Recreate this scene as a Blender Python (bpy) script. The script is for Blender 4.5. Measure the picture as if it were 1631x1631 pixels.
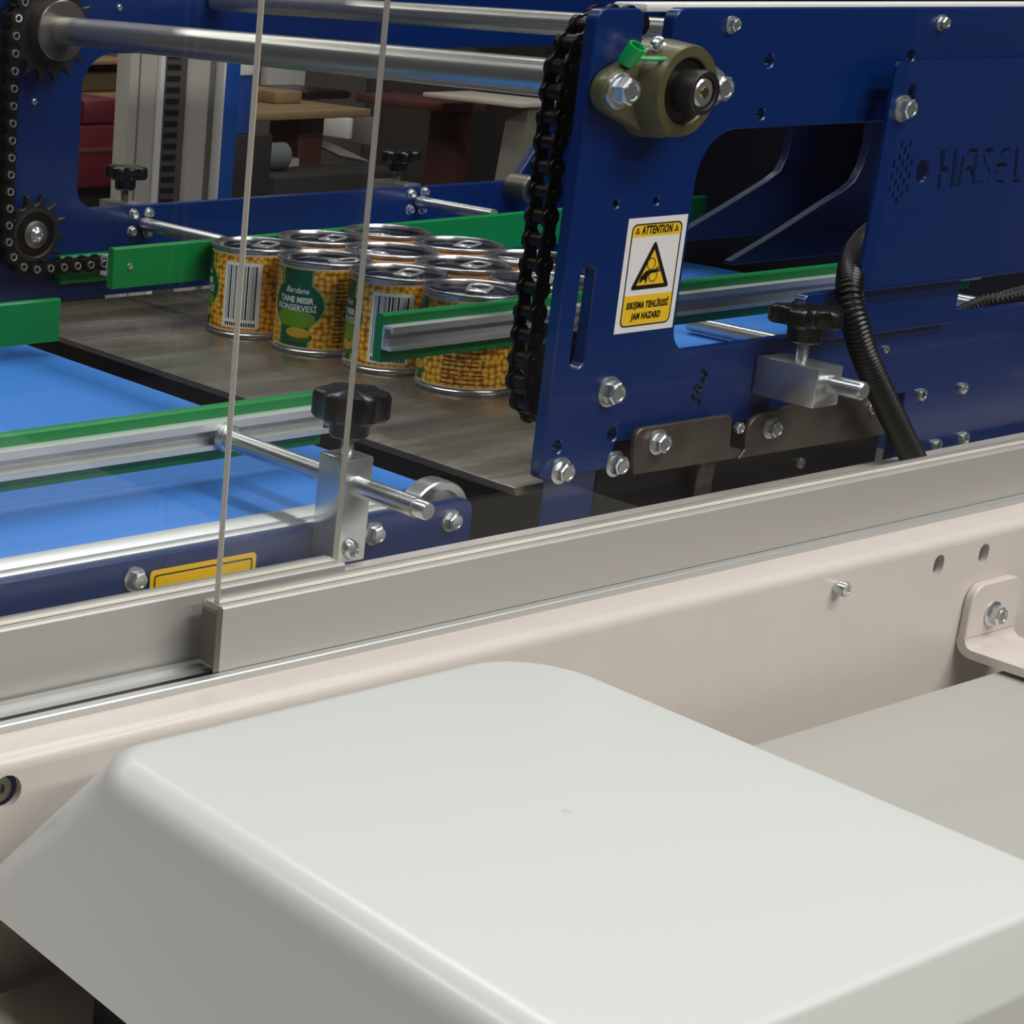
import bpy, bmesh, math, random
from mathutils import Vector, Matrix
from mathutils.geometry import delaunay_2d_cdt
random.seed(7)
PI = math.pi
for o in list(bpy.data.objects):
    bpy.data.objects.remove(o)
scene = bpy.context.scene
COL = scene.collection

# ------------------------------------------------------------------ camera
W = 1631.0
F = 2975.5
PX, PY = -156.0, 798.55
M = ((0.86516, -0.50109, 0.02034), (-0.12993, -0.26314, -0.95597), (0.48438, 0.82442, -0.29276))  # right, down, forward
CAM = Vector((0, 0, 0.35))
cd = bpy.data.cameras.new('camera')
cam = bpy.data.objects.new('camera', cd)
COL.objects.link(cam)
cd.sensor_fit = 'HORIZONTAL'
cd.sensor_width = 36
cd.lens = F / W * 36
cd.shift_x = (W / 2 - PX) / W
cd.shift_y = (PY - W / 2) / W
cd.clip_start = 0.01
R_, D_, F_ = (Vector(M[0]).normalized(), Vector(M[1]).normalized(), Vector(M[2]).normalized())
mw = Matrix(((R_.x, -D_.x, -F_.x, CAM.x), (R_.y, -D_.y, -F_.y, CAM.y), (R_.z, -D_.z, -F_.z, CAM.z), (0, 0, 0, 1)))
cam.matrix_world = mw
scene.camera = cam

# ------------------------------------------------------------------ colour management, world, lamps
vs = scene.view_settings
vs.view_transform = 'Standard'
vs.look = 'None'
vs.gamma = 1
vs.use_curve_mapping = False
vs.exposure = 0.1
world = bpy.data.worlds.new('hall_air')
scene.world = world
world.use_nodes = True
world.node_tree.nodes['Background'].inputs[0].default_value = (0.9, 0.93, 1.0, 1)
world.node_tree.nodes['Background'].inputs[1].default_value = 0.05


def lamp(name, loc, sx, sy, power, color=(1, 1, 1), rot=(0, 0, 0)):
    l = bpy.data.lights.new(name, 'AREA')
    l.shape = 'RECTANGLE'
    l.size, l.size_y = sx, sy
    l.energy = power
    l.color = color
    o = bpy.data.objects.new(name, l)
    o.location = loc
    o.rotation_euler = rot
    COL.objects.link(o)
    return o


# strip lights under the hall ceiling, plus one unseen front lamp added as fill
lamp('area_light', (1.5, -0.6, 1.95), 1.8, 0.25, 36, (1.0, 0.985, 0.955))
lamp('area_light', (1.4, -2.3, 2.3), 3.0, 0.3, 75, (1.0, 0.985, 0.96))  # added fill from behind the camera, brightens beam, plates and tins
lamp('area_light', (-0.25, 1.3, 2.7), 0.3, 3.0, 40, (0.98, 0.99, 1.0))
lamp('area_light', (2.3, 1.7, 2.7), 0.3, 3.0, 42, (0.98, 0.99, 1.0))
lamp('area_light', (1.2, 4.4, 2.8), 4.0, 0.3, 28, (1.0, 0.96, 0.9))


# ------------------------------------------------------------------ helpers
def at(u, v, ax, val):
    """the point of the plane ax = val seen at photograph pixel (u, v)"""
    d = Vector((0, 0, 0))
    a, b = (u - PX) / F, (v - PY) / F
    d = R_ * a + D_ * b + F_
    i = 'xyz'.index(ax)
    return CAM + d * ((val - CAM[i]) / d[i])


def lin(c):
    return tuple(((x / 255) / 12.92 if x / 255 <= 0.04045 else ((x / 255 + 0.055) / 1.055) ** 2.4) for x in c)


MATS = {}


def mat(name, col, rough=0.5, metal=0.0, bump=0.0, bscale=200, var=0.0, vscale=8, coat=0.0, spec=0.5, stretch=None, rvar=0.0):
    m = bpy.data.materials.new(name)
    m.use_nodes = True
    nt = m.node_tree
    b = nt.nodes['Principled BSDF']
    c = lin(col)
    b.inputs['Base Color'].default_value = (*c, 1)
    b.inputs['Roughness'].default_value = rough
    b.inputs['Metallic'].default_value = metal
    b.inputs['Specular IOR Level'].default_value = spec
    b.inputs['Coat Weight'].default_value = coat
    b.inputs['Coat Roughness'].default_value = 0.08
    if bump or var or rvar:
        tc = nt.nodes.new('ShaderNodeTexCoord')
        mp = nt.nodes.new('ShaderNodeMapping')
        nt.links.new(tc.outputs['Object'], mp.inputs[0])
        if stretch:
            mp.inputs['Scale'].default_value = stretch
    if bump:
        n = nt.nodes.new('ShaderNodeTexNoise')
        n.inputs['Scale'].default_value = bscale
        n.inputs['Detail'].default_value = 3
        nt.links.new(mp.outputs[0], n.inputs['Vector'])
        bp = nt.nodes.new('ShaderNodeBump')
        bp.inputs['Strength'].default_value = bump
        bp.inputs['Distance'].default_value = 0.0006
        nt.links.new(n.outputs[0], bp.inputs['Height'])
        nt.links.new(bp.outputs[0], b.inputs['Normal'])
    if var or rvar:
        n2 = nt.nodes.new('ShaderNodeTexNoise')
        n2.inputs['Scale'].default_value = vscale
        n2.inputs['Detail'].default_value = 6
        n2.inputs['Roughness'].default_value = 0.65
        nt.links.new(mp.outputs[0], n2.inputs['Vector'])
        if var:
            cr = nt.nodes.new('ShaderNodeValToRGB')
            cr.color_ramp.elements[0].position = 0.3
            cr.color_ramp.elements[1].position = 0.7
            cr.color_ramp.elements[0].color = (*[x * (1 - var) for x in c], 1)
            cr.color_ramp.elements[1].color = (*[min(1, x * (1 + var)) for x in c], 1)
            nt.links.new(n2.outputs[0], cr.inputs[0])
            nt.links.new(cr.outputs[0], b.inputs['Base Color'])
        if rvar:
            mr = nt.nodes.new('ShaderNodeMapRange')
            mr.inputs[1].default_value = 0.3
            mr.inputs[2].default_value = 0.7
            mr.inputs[3].default_value = max(0.02, rough - rvar)
            mr.inputs[4].default_value = rough + rvar
            nt.links.new(n2.outputs[0], mr.inputs[0])
            nt.links.new(mr.outputs[0], b.inputs['Roughness'])
    MATS[name] = m
    return m


mat('blue_paint', (0, 39, 100), 0.3, bump=0.03, bscale=900, coat=0.25)
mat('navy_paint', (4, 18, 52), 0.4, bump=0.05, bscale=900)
mat('blue_belt', (52, 124, 208), 0.55, bump=0.12, bscale=1500)
mat('green_plastic', (4, 128, 62), 0.38, bump=0.03, bscale=300)
mat('aluminium', (216, 218, 216), 0.34, 0.45, bump=0.05, bscale=120, stretch=(0.02, 1, 1), rvar=0.06, vscale=60)
mat('alu_satin', (206, 208, 206), 0.42, 0.75, bump=0.04, bscale=300)
mat('sash_grey', (186, 183, 178), 0.42, 0.35, bump=0.03, bscale=400)
mat('zinc', (208, 213, 214), 0.24, 0.85, rvar=0.04, vscale=60)
mat('chrome_bar', (192, 192, 188), 0.26, 0.8, rvar=0.06, vscale=60, stretch=(1, .05, 1))
mat('sheet_steel', (136, 128, 116), 0.25, 0.6, bump=0.06, bscale=30, var=0.16, vscale=9, rvar=0.1, stretch=(0.5, 3, 1))
mat('raw_steel', (92, 84, 76), 0.4, 0.6, bump=0.1, bscale=80, var=0.25, vscale=30, rvar=0.12)
mat('tin', (206, 206, 208), 0.22, 0.9, rvar=0.05, vscale=40)
mat('tin_lid', (150, 152, 156), 0.2, 1.0)
mat('tab_tin', (225, 225, 225), 0.25, 0.7)
mat('black_plastic', (16, 16, 17), 0.28, bump=0.03, bscale=500)
mat('black_rubber', (15, 14, 13), 0.32)
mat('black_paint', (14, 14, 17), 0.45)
mat('chain_black', (34, 32, 31), 0.38, 0.65, var=0.3, vscale=150)
mat('gear_black', (56, 54, 52), 0.42, 0.6, var=0.2, vscale=90)
mat('hub_steel', (126, 122, 114), 0.36, 0.85, rvar=0.08, vscale=40)
mat('olive_cast', (88, 84, 54), 0.42, 0.1, bump=0.3, bscale=160, coat=0.1, var=0.1, vscale=60)
mat('brass', (220, 190, 130), 0.25, 1.0)
mat('cap_green', (0, 175, 85), 0.35)
mat('white_coat', (201, 203, 199), 0.3, bump=0.03, bscale=700, coat=0.08)
mat('beam_coat', (206, 197, 189), 0.33, bump=0.07, bscale=420, var=0.025, vscale=14)
mat('panel_coat', (172, 170, 163), 0.36, bump=0.04, bscale=500)
mat('dark_hole', (10, 9, 8), 0.7)
mat('sticker_white', (238, 234, 234), 0.4)
mat('sticker_yellow', (247, 199, 40), 0.4)
mat('print_black', (22, 14, 8), 0.45)
mat('print_pictogram', (120, 92, 20), 0.45)
mat('tag_yellow', (250, 200, 20), 0.35)
mat('marker', (12, 14, 22), 0.5)
mat('print_white', (250, 250, 246), 0.4)
mat('label_green', (14, 98, 58), 0.32)
mat('label_lime', (110, 160, 30), 0.32)
mat('label_rim', (120, 190, 130), 0.32)
mat('cob_yellow', (216, 176, 50), 0.35)
mat('husk_green', (70, 110, 30), 0.4)
mat('label_edge', (236, 205, 180), 0.35)
mat('print_brown', (112, 56, 8), 0.4)
mat('machine_beige', (196, 190, 180), 0.45, bump=0.03, bscale=400)
mat('duct_grey', (84, 82, 80), 0.55)
mat('strip_white', (236, 236, 230), 0.4)
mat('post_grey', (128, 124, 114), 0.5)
mat('post_blue', (16, 72, 150), 0.4)
mat('bucket_blue', (36, 72, 150), 0.45)
mat('red_paint', (84, 14, 26), 0.45, var=0.15, vscale=4)
mat('red_brown', (84, 44, 42), 0.6, var=0.2, vscale=8)
mat('plywood', (138, 112, 80), 0.6, var=0.15, vscale=9, stretch=(0.3, 3, 3))
mat('cardboard', (110, 92, 66), 0.7)
mat('paper', (190, 180, 168), 0.6, var=0.1, vscale=12)
mat('wall_panel', (128, 120, 114), 0.7, var=0.15, vscale=1.5)
mat('dark_board', (30, 27, 27), 0.7)
mat('concrete', (120, 116, 110), 0.6, bump=0.2, bscale=60, var=0.2, vscale=3)
mat('ceiling_grey', (222, 222, 220), 0.8)
mat('wall_brown', (96, 84, 78), 0.8)
mat('cupboard_brown', (56, 49, 46), 0.65, var=0.15, vscale=2)
mat('pipe_grey', (150, 156, 160), 0.3, 0.6)
mat('white_box', (220, 218, 210), 0.5)

# window glass: clear sheet with a weak mirror image, and its greyish cut edge
gm = bpy.data.materials.new('glass')
gm.use_nodes = True
nt = gm.node_tree
nt.nodes.remove(nt.nodes['Principled BSDF'])
tr = nt.nodes.new('ShaderNodeBsdfTransparent')
tr.inputs[0].default_value = (0.98, 0.985, 0.982, 1)
gl = nt.nodes.new('ShaderNodeBsdfGlossy')
gl.inputs['Roughness'].default_value = 0.015
lw = nt.nodes.new('ShaderNodeLayerWeight')
lw.inputs[0].default_value = 0.5
pw = nt.nodes.new('ShaderNodeMath')
pw.operation = 'POWER'
pw.inputs[1].default_value = 5
nt.links.new(lw.outputs['Facing'], pw.inputs[0])
fr = nt.nodes.new('ShaderNodeMath')
fr.operation = 'MULTIPLY_ADD'
fr.inputs[1].default_value = 0.96
fr.inputs[2].default_value = 0.03
nt.links.new(pw.outputs[0], fr.inputs[0])
mx = nt.nodes.new('ShaderNodeMixShader')
nt.links.new(fr.outputs[0], mx.inputs[0])
nt.links.new(tr.outputs[0], mx.inputs[1])
nt.links.new(gl.outputs[0], mx.inputs[2])
nt.links.new(mx.outputs[0], nt.nodes['Material Output'].inputs[0])
MATS['glass'] = gm
mat('glass_edge', (222, 214, 198), 0.35)

# printed sweetcorn on the tins (u around, v up)
km = bpy.data.materials.new('corn_print')
km.use_nodes = True
nt = km.node_tree
b = nt.nodes['Principled BSDF']
b.inputs['Roughness'].default_value = 0.3
uv = nt.nodes.new('ShaderNodeUVMap')
mp = nt.nodes.new('ShaderNodeMapping')
mp.inputs['Scale'].default_value = (46, 13.5, 1)
vo = nt.nodes.new('ShaderNodeTexVoronoi')
vo.voronoi_dimensions = '2D'
vo.inputs['Scale'].default_value = 1.0
vo.inputs['Randomness'].default_value = 0.5
cr = nt.nodes.new('ShaderNodeValToRGB')
els = cr.color_ramp.elements
els[0].position = 0.0
els[0].color = (*lin((255, 244, 190)), 1)
els[1].position = 0.62
els[1].color = (*lin((170, 92, 8)), 1)
e = els.new(0.16)
e.color = (*lin((255, 206, 72)), 1)
e = els.new(0.42)
e.color = (*lin((246, 176, 36)), 1)
nt.links.new(uv.outputs[0], mp.inputs[0])
nt.links.new(mp.outputs[0], vo.inputs['Vector'])
nt.links.new(vo.outputs['Distance'], cr.inputs[0])
nt.links.new(cr.outputs[0], b.inputs['Base Color'])
MATS['corn_print'] = km

WLOC = {}


def wloc(o):
    return WLOC.get(o.name, Vector((0, 0, 0)))


def tagit(o, label=None, cat=None, group=None, kind=None):
    if label:
        o['label'] = label
    if cat:
        o['category'] = cat
    if group:
        o['group'] = group
    if kind:
        o['kind'] = kind
    return o


def thing(name, loc, label, cat, group=None):
    o = bpy.data.objects.new(name, None)
    o.empty_display_size = 0.02
    COL.objects.link(o)
    o.location = loc
    WLOC[o.name] = Vector(loc)
    return tagit(o, label, cat, group)


def to_mesh(bm, name, m, sharp=35, mats=None):
    me = bpy.data.meshes.new(name)
    bmesh.ops.recalc_face_normals(bm, faces=bm.faces[:])
    bm.to_mesh(me)
    bm.free()
    for mm in (mats or [m]):
        me.materials.append(MATS[mm])
    me.polygons.foreach_set('use_smooth', [True] * len(me.polygons))
    me.set_sharp_from_angle(angle=math.radians(sharp))
    return me


def mk(name, bm, m, parent=None, sharp=35, mats=None):
    """bm is in world coordinates; make it one object (under parent, or standing alone)"""
    if parent is not None:
        off = wloc(parent)
    else:
        xs = [v.co for v in bm.verts]
        off = Vector(((min(c.x for c in xs) + max(c.x for c in xs)) / 2, (min(c.y for c in xs) + max(c.y for c in xs)) / 2, min(c.z for c in xs)))
    bmesh.ops.translate(bm, verts=bm.verts[:], vec=-off)
    me = to_mesh(bm, name, m, sharp, mats)
    o = bpy.data.objects.new(name, me)
    COL.objects.link(o)
    if parent is not None:
        o.parent = parent
    else:
        o.location = off
    WLOC[o.name] = off.copy()
    return o


def put(name, me, parent, loc, rot=(0, 0, 0), scale=None):
    """another object with shared mesh me at world position loc"""
    o = bpy.data.objects.new(name, me)
    COL.objects.link(o)
    o.rotation_euler = rot
    if scale:
        o.scale = scale
    if parent is not None:
        o.parent = parent
        o.location = Vector(loc) - wloc(parent)
    else:
        o.location = loc
    WLOC[o.name] = Vector(loc)
    return o


def put_under(name, me, part):
    """sub-part that shares its part's frame"""
    o = bpy.data.objects.new(name, me)
    COL.objects.link(o)
    o.parent = part
    WLOC[o.name] = wloc(part)
    return o


def join(*bms):
    out = bmesh.new()
    for b_ in bms:
        t = bpy.data.meshes.new('t')
        b_.to_mesh(t)
        b_.free()
        out.from_mesh(t)
        bpy.data.meshes.remove(t)
    return out


def box(x0, x1, y0, y1, z0, z1, bev=0.0, seg=2):
    bm = bmesh.new()
    bmesh.ops.create_cube(bm, size=1)
    bmesh.ops.scale(bm, vec=(abs(x1 - x0), abs(y1 - y0), abs(z1 - z0)), verts=bm.verts[:])
    bmesh.ops.translate(bm, vec=((x0 + x1) / 2, (y0 + y1) / 2, (z0 + z1) / 2), verts=bm.verts[:])
    if bev:
        bmesh.ops.bevel(bm, geom=bm.edges[:], offset=bev, segments=seg, affect='EDGES', profile=0.5)
    return bm


def frame_for(axis):
    a = Vector(axis).normalized()
    t = Vector((0, 0, 1)) if abs(a.z) < 0.9 else Vector((1, 0, 0))
    u = a.cross(t).normalized()
    return a, u, u.cross(a).normalized()


def lathe(profile, org, axis, n=32, closed=False):
    """profile of (radius, distance along axis)"""
    a, u, w = frame_for(axis)
    org = Vector(org)
    bm = bmesh.new()
    rings = []
    for r, t in profile:
        if r < 1e-7:
            rings.append([bm.verts.new(org + a * t)])
        else:
            rings.append([bm.verts.new(org + a * t + (u * math.cos(2 * PI * k / n) + w * math.sin(2 * PI * k / n)) * r) for k in range(n)])
    pairs = list(zip(rings, rings[1:]))
    if closed:
        pairs.append((rings[-1], rings[0]))
    for A, B in pairs:
        for k in range(n):
            k2 = (k + 1) % n
            if len(A) == 1 and len(B) == 1:
                continue
            if len(A) == 1:
                bm.faces.new((A[0], B[k], B[k2]))
            elif len(B) == 1:
                bm.faces.new((A[k], A[k2], B[0]))
            else:
                bm.faces.new((A[k], A[k2], B[k2], B[k]))
    return bm


def cyl(p0, p1, r, n=24, bev=0.0):
    p0, p1 = Vector(p0), Vector(p1)
    L = (p1 - p0).length
    if bev:
        prof = [(0, 0), (r - bev, 0), (r, bev), (r, L - bev), (r - bev, L), (0, L)]
    else:
        prof = [(0, 0), (r, 0), (r, L), (0, L)]
    return lathe(prof, p0, p1 - p0, n)


def tube(path, r, n=12):
    """round tube along a list of points; r may be a list"""
    bm = bmesh.new()
    P = [Vector(p) for p in path]
    rings = []
    prev = None
    for i, p in enumerate(P):
        t = (P[min(i + 1, len(P) - 1)] - P[max(i - 1, 0)]).normalized()
        if prev is None:
            a, u, w = frame_for(t)
        else:
            u = (prev - t * prev.dot(t)).normalized()
            w = t.cross(u)
        prev = u
        rr = r[i] if isinstance(r, (list, tuple)) else r
        rings.append([bm.verts.new(p + (u * math.cos(2 * PI * k / n) + w * math.sin(2 * PI * k / n)) * rr) for k in range(n)])
    for A, B in zip(rings, rings[1:]):
        for k in range(n):
            bm.faces.new((A[k], A[(k + 1) % n], B[(k + 1) % n], B[k]))
    bm.faces.new(rings[0][::-1])
    bm.faces.new(rings[-1])
    return bm


def smooth_path(pts, k=8):
    P = [Vector(p) for p in pts]
    out = []
    for i in range(len(P) - 1):
        p0, p1, p2, p3 = P[max(i - 1, 0)], P[i], P[i + 1], P[min(i + 2, len(P) - 1)]
        for j in range(k):
            t = j / k
            out.append(0.5 * ((2 * p1) + (p2 - p0) * t + (2 * p0 - 5 * p1 + 4 * p2 - p3) * t * t + (3 * p1 - p0 - 3 * p2 + p3) * t ** 3))
    out.append(P[-1])
    return out


def prism(pts, vec):
    """polygon of 3d points pushed along vec"""
    bm = bmesh.new()
    vec = Vector(vec)
    a = [bm.verts.new(Vector(p)) for p in pts]
    c = [bm.verts.new(Vector(p) + vec) for p in pts]
    bm.faces.new(a)
    bm.faces.new(c[::-1])
    n = len(pts)
    for i in range(n):
        bm.faces.new((a[i], a[(i + 1) % n], c[(i + 1) % n], c[i]))
    return bm


def rpoly(pts, seg=6):
    """polygon corners (x, z, radius) rounded off"""
    out = []
    n = len(pts)
    for i in range(n):
        p = Vector(pts[i][:2])
        r = pts[i][2] if len(pts[i]) > 2 else 0
        if r <= 0:
            out.append((p.x, p.y))
            continue
        a = (Vector(pts[i - 1][:2]) - p).normalized()
        c = (Vector(pts[(i + 1) % n][:2]) - p).normalized()
        ang = a.angle(c)
        d = r / math.tan(ang / 2)
        ctr = p + (a + c).normalized() * (r / math.sin(ang / 2))
        s = p + a * d - ctr
        e_ = p + c * d - ctr
        a0 = math.atan2(s.y, s.x)
        da = (math.atan2(e_.y, e_.x) - a0 + PI) % (2 * PI) - PI
        for k in range(seg + 1):
            t = a0 + da * k / seg
            out.append((ctr.x + r * math.cos(t), ctr.y + r * math.sin(t)))
    return out


def circ(x, z, r, n=16):
    return [(x + r * math.cos(2 * PI * k / n), z + r * math.sin(2 * PI * k / n)) for k in range(n)]


def slot(x, z0, z1, r, n=8):
    return [(x + r * math.cos(PI * k / n), z1 - r + r * math.sin(PI * k / n)) for k in range(n + 1)] + \
           [(x - r * math.cos(PI * k / n), z0 + r - r * math.sin(PI * k / n)) for k in range(n + 1)]


def inside(p, loops):
    """even-odd test"""
    c_ = False
    x, y = p
    for L in loops:
        k = len(L) - 1
        for i_ in range(len(L)):
            xi, yi = L[i_]
            xj, yj = L[k]
            if (yi > y) != (yj > y) and x < (xj - xi) * (y - yi) / (yj - yi) + xi:
                c_ = not c_
            k = i_
    return c_


def offset_loop(L, d):
    """move a closed loop by d to the left of its direction"""
    n_ = len(L)
    out = []
    for i_ in range(n_):
        p = Vector(L[i_])
        a_ = (p - Vector(L[i_ - 1])).normalized()
        b_ = (Vector(L[(i_ + 1) % n_]) - p).normalized()
        m_ = Vector((-a_.y - b_.y, a_.x + b_.x))
        if m_.length < 1e-6:
            out.append(tuple(p))
            continue
        m_.normalize()
        k = max(0.4, m_.dot(Vector((-a_.y, a_.x))))
        out.append(tuple(p + m_ * (d / k)))
    return out


def plate(outer, holes, y0, y1, bev=0.0008):
    """sheet parallel to the x-z plane with cut-outs, front face at y0, back at y1, chamfered rims"""
    if y0 > y1:
        y0, y1 = y1, y0
    loops = []
    for n_, pts in enumerate([outer] + list(holes)):
        L = []
        for p in pts:
            p = (p[0], p[1])
            if not L or math.hypot(p[0] - L[-1][0], p[1] - L[-1][1]) > 2e-5:
                L.append(p)
        if math.hypot(L[0][0] - L[-1][0], L[0][1] - L[-1][1]) < 2e-5:
            L.pop()
        ar = sum(L[k - 1][0] * L[k][1] - L[k][0] * L[k - 1][1] for k in range(len(L)))
        if (ar > 0) != (n_ == 0):
            L.reverse()                       # outer runs anticlockwise, holes clockwise: material on the left
        loops.append(L)
    caps = [offset_loop(L, bev) for L in loops] if bev else loops
    V, E_ = [], []
    for L in caps:
        b0 = len(V)
        V += [Vector(p) for p in L]
        E_ += [(b0 + k, b0 + (k + 1) % len(L)) for k in range(len(L))]
    ov, oe, of = delaunay_2d_cdt(V, E_, [], 0, 1e-7)[:3]
    bm = bmesh.new()
    fr_ = [bm.verts.new((p.x, y0, p.y)) for p in ov]
    bk_ = [bm.verts.new((p.x, y1, p.y)) for p in ov]
    for f in of:
        c_ = sum((Vector(ov[k]) for k in f), Vector((0, 0))) / len(f)
        if inside(c_, caps):
            bm.faces.new([fr_[k] for k in f])
            bm.faces.new([bk_[k] for k in reversed(f)])
    for L, C in zip(loops, caps):
        rows = [(L, y0 + bev), (L, y1 - bev)]
        if bev:
            rows = [(C, y0)] + rows + [(C, y1)]
        R = [[bm.verts.new((p[0], y, p[1])) for p in q_] for q_, y in rows]
        for A, B in zip(R, R[1:]):
            for k in range(len(A)):
                bm.faces.new((A[k], A[(k + 1) % len(A)], B[(k + 1) % len(A)], B[k]))
    bmesh.ops.remove_doubles(bm, verts=bm.verts[:], dist=2e-6)
    loose = [v for v in bm.verts if not v.link_faces]
    bmesh.ops.delete(bm, geom=loose, context='VERTS')
    return bm


def text2d(body, size, shear=0.0, bold=0.0, space=1.0, align='CENTER', squeeze=1.0):
    cu = bpy.data.curves.new('t', 'FONT')
    cu.body = body
    cu.size = size
    cu.shear = shear
    cu.offset = bold
    cu.space_character = space
    cu.align_x = align
    cu.align_y = 'CENTER'
    cu.resolution_u = 3
    o = bpy.data.objects.new('t', cu)
    COL.objects.link(o)
    dg = bpy.context.evaluated_depsgraph_get()
    me = bpy.data.meshes.new_from_object(o.evaluated_get(dg))
    bm = bmesh.new()
    bm.from_mesh(me)
    for v in bm.verts:
        v.co.x *= squeeze
    bpy.data.objects.remove(o)
    bpy.data.curves.remove(cu)
    bpy.data.meshes.remove(me)
    return bm


def flat_xz(bm, x, z, y, rot=0.0):
    """lay a 2d bmesh (x, y) on the plane y = const, seen from -y"""
    c, s = math.cos(rot), math.sin(rot)
    for v in bm.verts:
        a, b_ = v.co.x, v.co.y
        v.co = (x + a * c - b_ * s, y, z + a * s + b_ * c)
    return bm


# shared fasteners: local frame, head points to -y, seat at y = 0
def hex_prism(r, y0, y1, ch=0.12, rot=0.3):
    bm = bmesh.new()
    rings = []
    for rr, y in ((r, y0), (r, y1 + ch * r), (r * 0.86, y1)):
        rings.append([bm.verts.new((rr * math.cos(rot + PI / 3 * k), y, rr * math.sin(rot + PI / 3 * k))) for k in range(6)])
    for A, B in zip(rings, rings[1:]):
        for k in range(6):
            bm.faces.new((A[k], A[(k + 1) % 6], B[(k + 1) % 6], B[k]))
    bm.faces.new(rings[0][::-1])
    bm.faces.new(rings[-1])
    return bm


_b = join(hex_prism(0.0072, -0.001, -0.0075), lathe([(0, -0.0075), (0.0054, -0.0075), (0.0054, -0.0083), (0.0042, -0.0083), (0.0038, -0.0079), (0, -0.0079)], (0, 0, 0), (0, 1, 0), 20))
for v in _b.verts:
    pass
ME_HEX = to_mesh(_b, 'hex_head', 'zinc', 25)
ME_WASH = to_mesh(lathe([(0.003, 0), (0.0094, 0), (0.0094, -0.0012), (0.0080, -0.0018), (0.003, -0.0018)], (0, 0, 0), (0, 1, 0), 28), 'washer', 'zinc')
ME_BUTTON = to_mesh(lathe([(0.0035, -0.0026), (0.0, -0.0016), (0.0035, -0.0026), (0.0042, -0.0042), (0.0056, -0.0035), (0.0066, -0.0015), (0.0066, 0), (0, 0)], (0, 0, 0), (0, 1, 0), 20), 'button_head', 'zinc')
ME_HOLE = to_mesh(lathe([(0.0042, -0.0001), (0.0034, -0.0003), (0.0026, -0.00012), (0, -0.00012)], (0, 0, 0), (0, 1, 0), 18), 'bore', 'dark_hole')


def bolt(parent, loc, s=1.0, rot=0.0, wash=True):
    h = put('hex_bolt', ME_HEX, parent, loc, (0, rot, 0), (s, s, s))
    if wash:
        put_under('washer', ME_WASH, h)
    return h


# ------------------------------------------------------------------ the hall
def struct(name, bm, m):
    o = mk(name, bm, m)
    o['kind'] = 'structure'
    return o


struct('floor', box(-5, 8, -4, 7, -1.0, -0.95), 'concrete')
struct('ceiling', box(-5, 8, -4, 7, 3.2, 3.25), 'ceiling_grey')
struct('wall_back', box(-5, 8, 6.0, 6.1, -0.95, 3.2), 'wall_panel')
struct('wall_right', box(7.0, 7.1, -4, 6.0, -0.95, 3.2), 'wall_panel')
struct('wall_left', box(-4.1, -4.0, -4, 6.0, -0.95, 3.2), 'wall_brown')
struct('wall_front', box(-4, 7, -3.1, -3.0, -0.95, 3.2), 'wall_brown')

# ------------------------------------------------------------------ foreground: beam, track, hood, panels
BY = 0.660          # beam face
BZ = -0.0178        # beam top
beam = thing('frame_beam', (0.9, 0.70, -0.15), 'long beige painted steel frame beam running under the glass track', 'beam')
hp = lambda u, v: at(u, v, 'y', BY)
h1, h2, h3 = hp(1495, 900), hp(1567, 882), hp(10, 1262)
rr = 0.007
prof = [(BY + rr - rr * math.sin(a * PI / 16), BZ - rr + rr * math.cos(a * PI / 16)) for a in range(0, 9)]
# front web with drilled holes, then the rounded top flange
web = plate([(0.2, -0.150), (1.75, -0.150), (1.75, BZ - rr), (0.2, BZ - rr)],
            [slot(h1.x, h1.z - 0.0072, h1.z + 0.0072, 0.0056), slot(h2.x, h2.z - 0.0072, h2.z + 0.0072, 0.0056), circ(h3.x, h3.z, 0.0085, 24)], BY, BY + 0.004, 0.0)
bm = bmesh.new()
inner = [(BY + 0.004, BZ - rr), (BY + 0.004, BZ - 0.008)]
P2 = prof + [(BY, BZ - rr)] if False else prof
loop = [(0.80, BZ)] + P2 + [(BY + 0.004, BZ - rr), (BY + rr, BZ - 0.004), (0.80, BZ - 0.004)]
flange = prism([(0.2, y, z) for y, z in loop], (1.55, 0, 0))
mk('web', web, 'beam_coat', beam)
mk('top_flange', flange, 'beam_coat', beam, 50)
s_ = hp(1333, 935)
st = mk('stud_bolt', lathe([(0, 0), (0.0048, 0), (0.0048, -0.0062), (0.0042, -0.0072), (0.0028, -0.0072), (0.0024, -0.0062), (0, -0.0062)], (s_.x, BY, s_.z), (0, 1, 0), 20), 'zinc', beam)
mk('recessed_screw', lathe([(0, -0.0045), (0.0028, -0.0045), (0.0030, -0.006), (0.0066, -0.006), (0.0072, -0.005), (0.0072, 0), (0, 0)], (h3.x - 0.0012, BY + 0.010, h3.z), (0, 1, 0), 24), 'hub_steel', beam)

# two-groove aluminium sliding track
tr_ = [(0.6845, BZ), (0.6845, -0.0140), (0.6850, -0.0134), (0.6895, -0.0134), (0.6895, -0.0174), (0.7080, -0.0174), (0.7080, -0.0150), (0.7130, -0.0150), (0.7130, -0.0174), (0.7330, -0.0174), (0.7330, -0.0125), (0.7390, -0.0125), (0.7390, BZ)]
o = mk('sliding_track', prism([(0.25, y, z) for y, z in tr_], (1.45, 0, 0)), 'alu_satin')
mk('groove_shade_strip', box(0.25, 1.69, 0.6897, 0.6960, -0.0173, -0.0150), 'black_rubber', o)  # black strip that paints in the shade on the groove floor
tagit(o, 'aluminium double groove track lying along the top of the beige beam', 'track')


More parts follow.
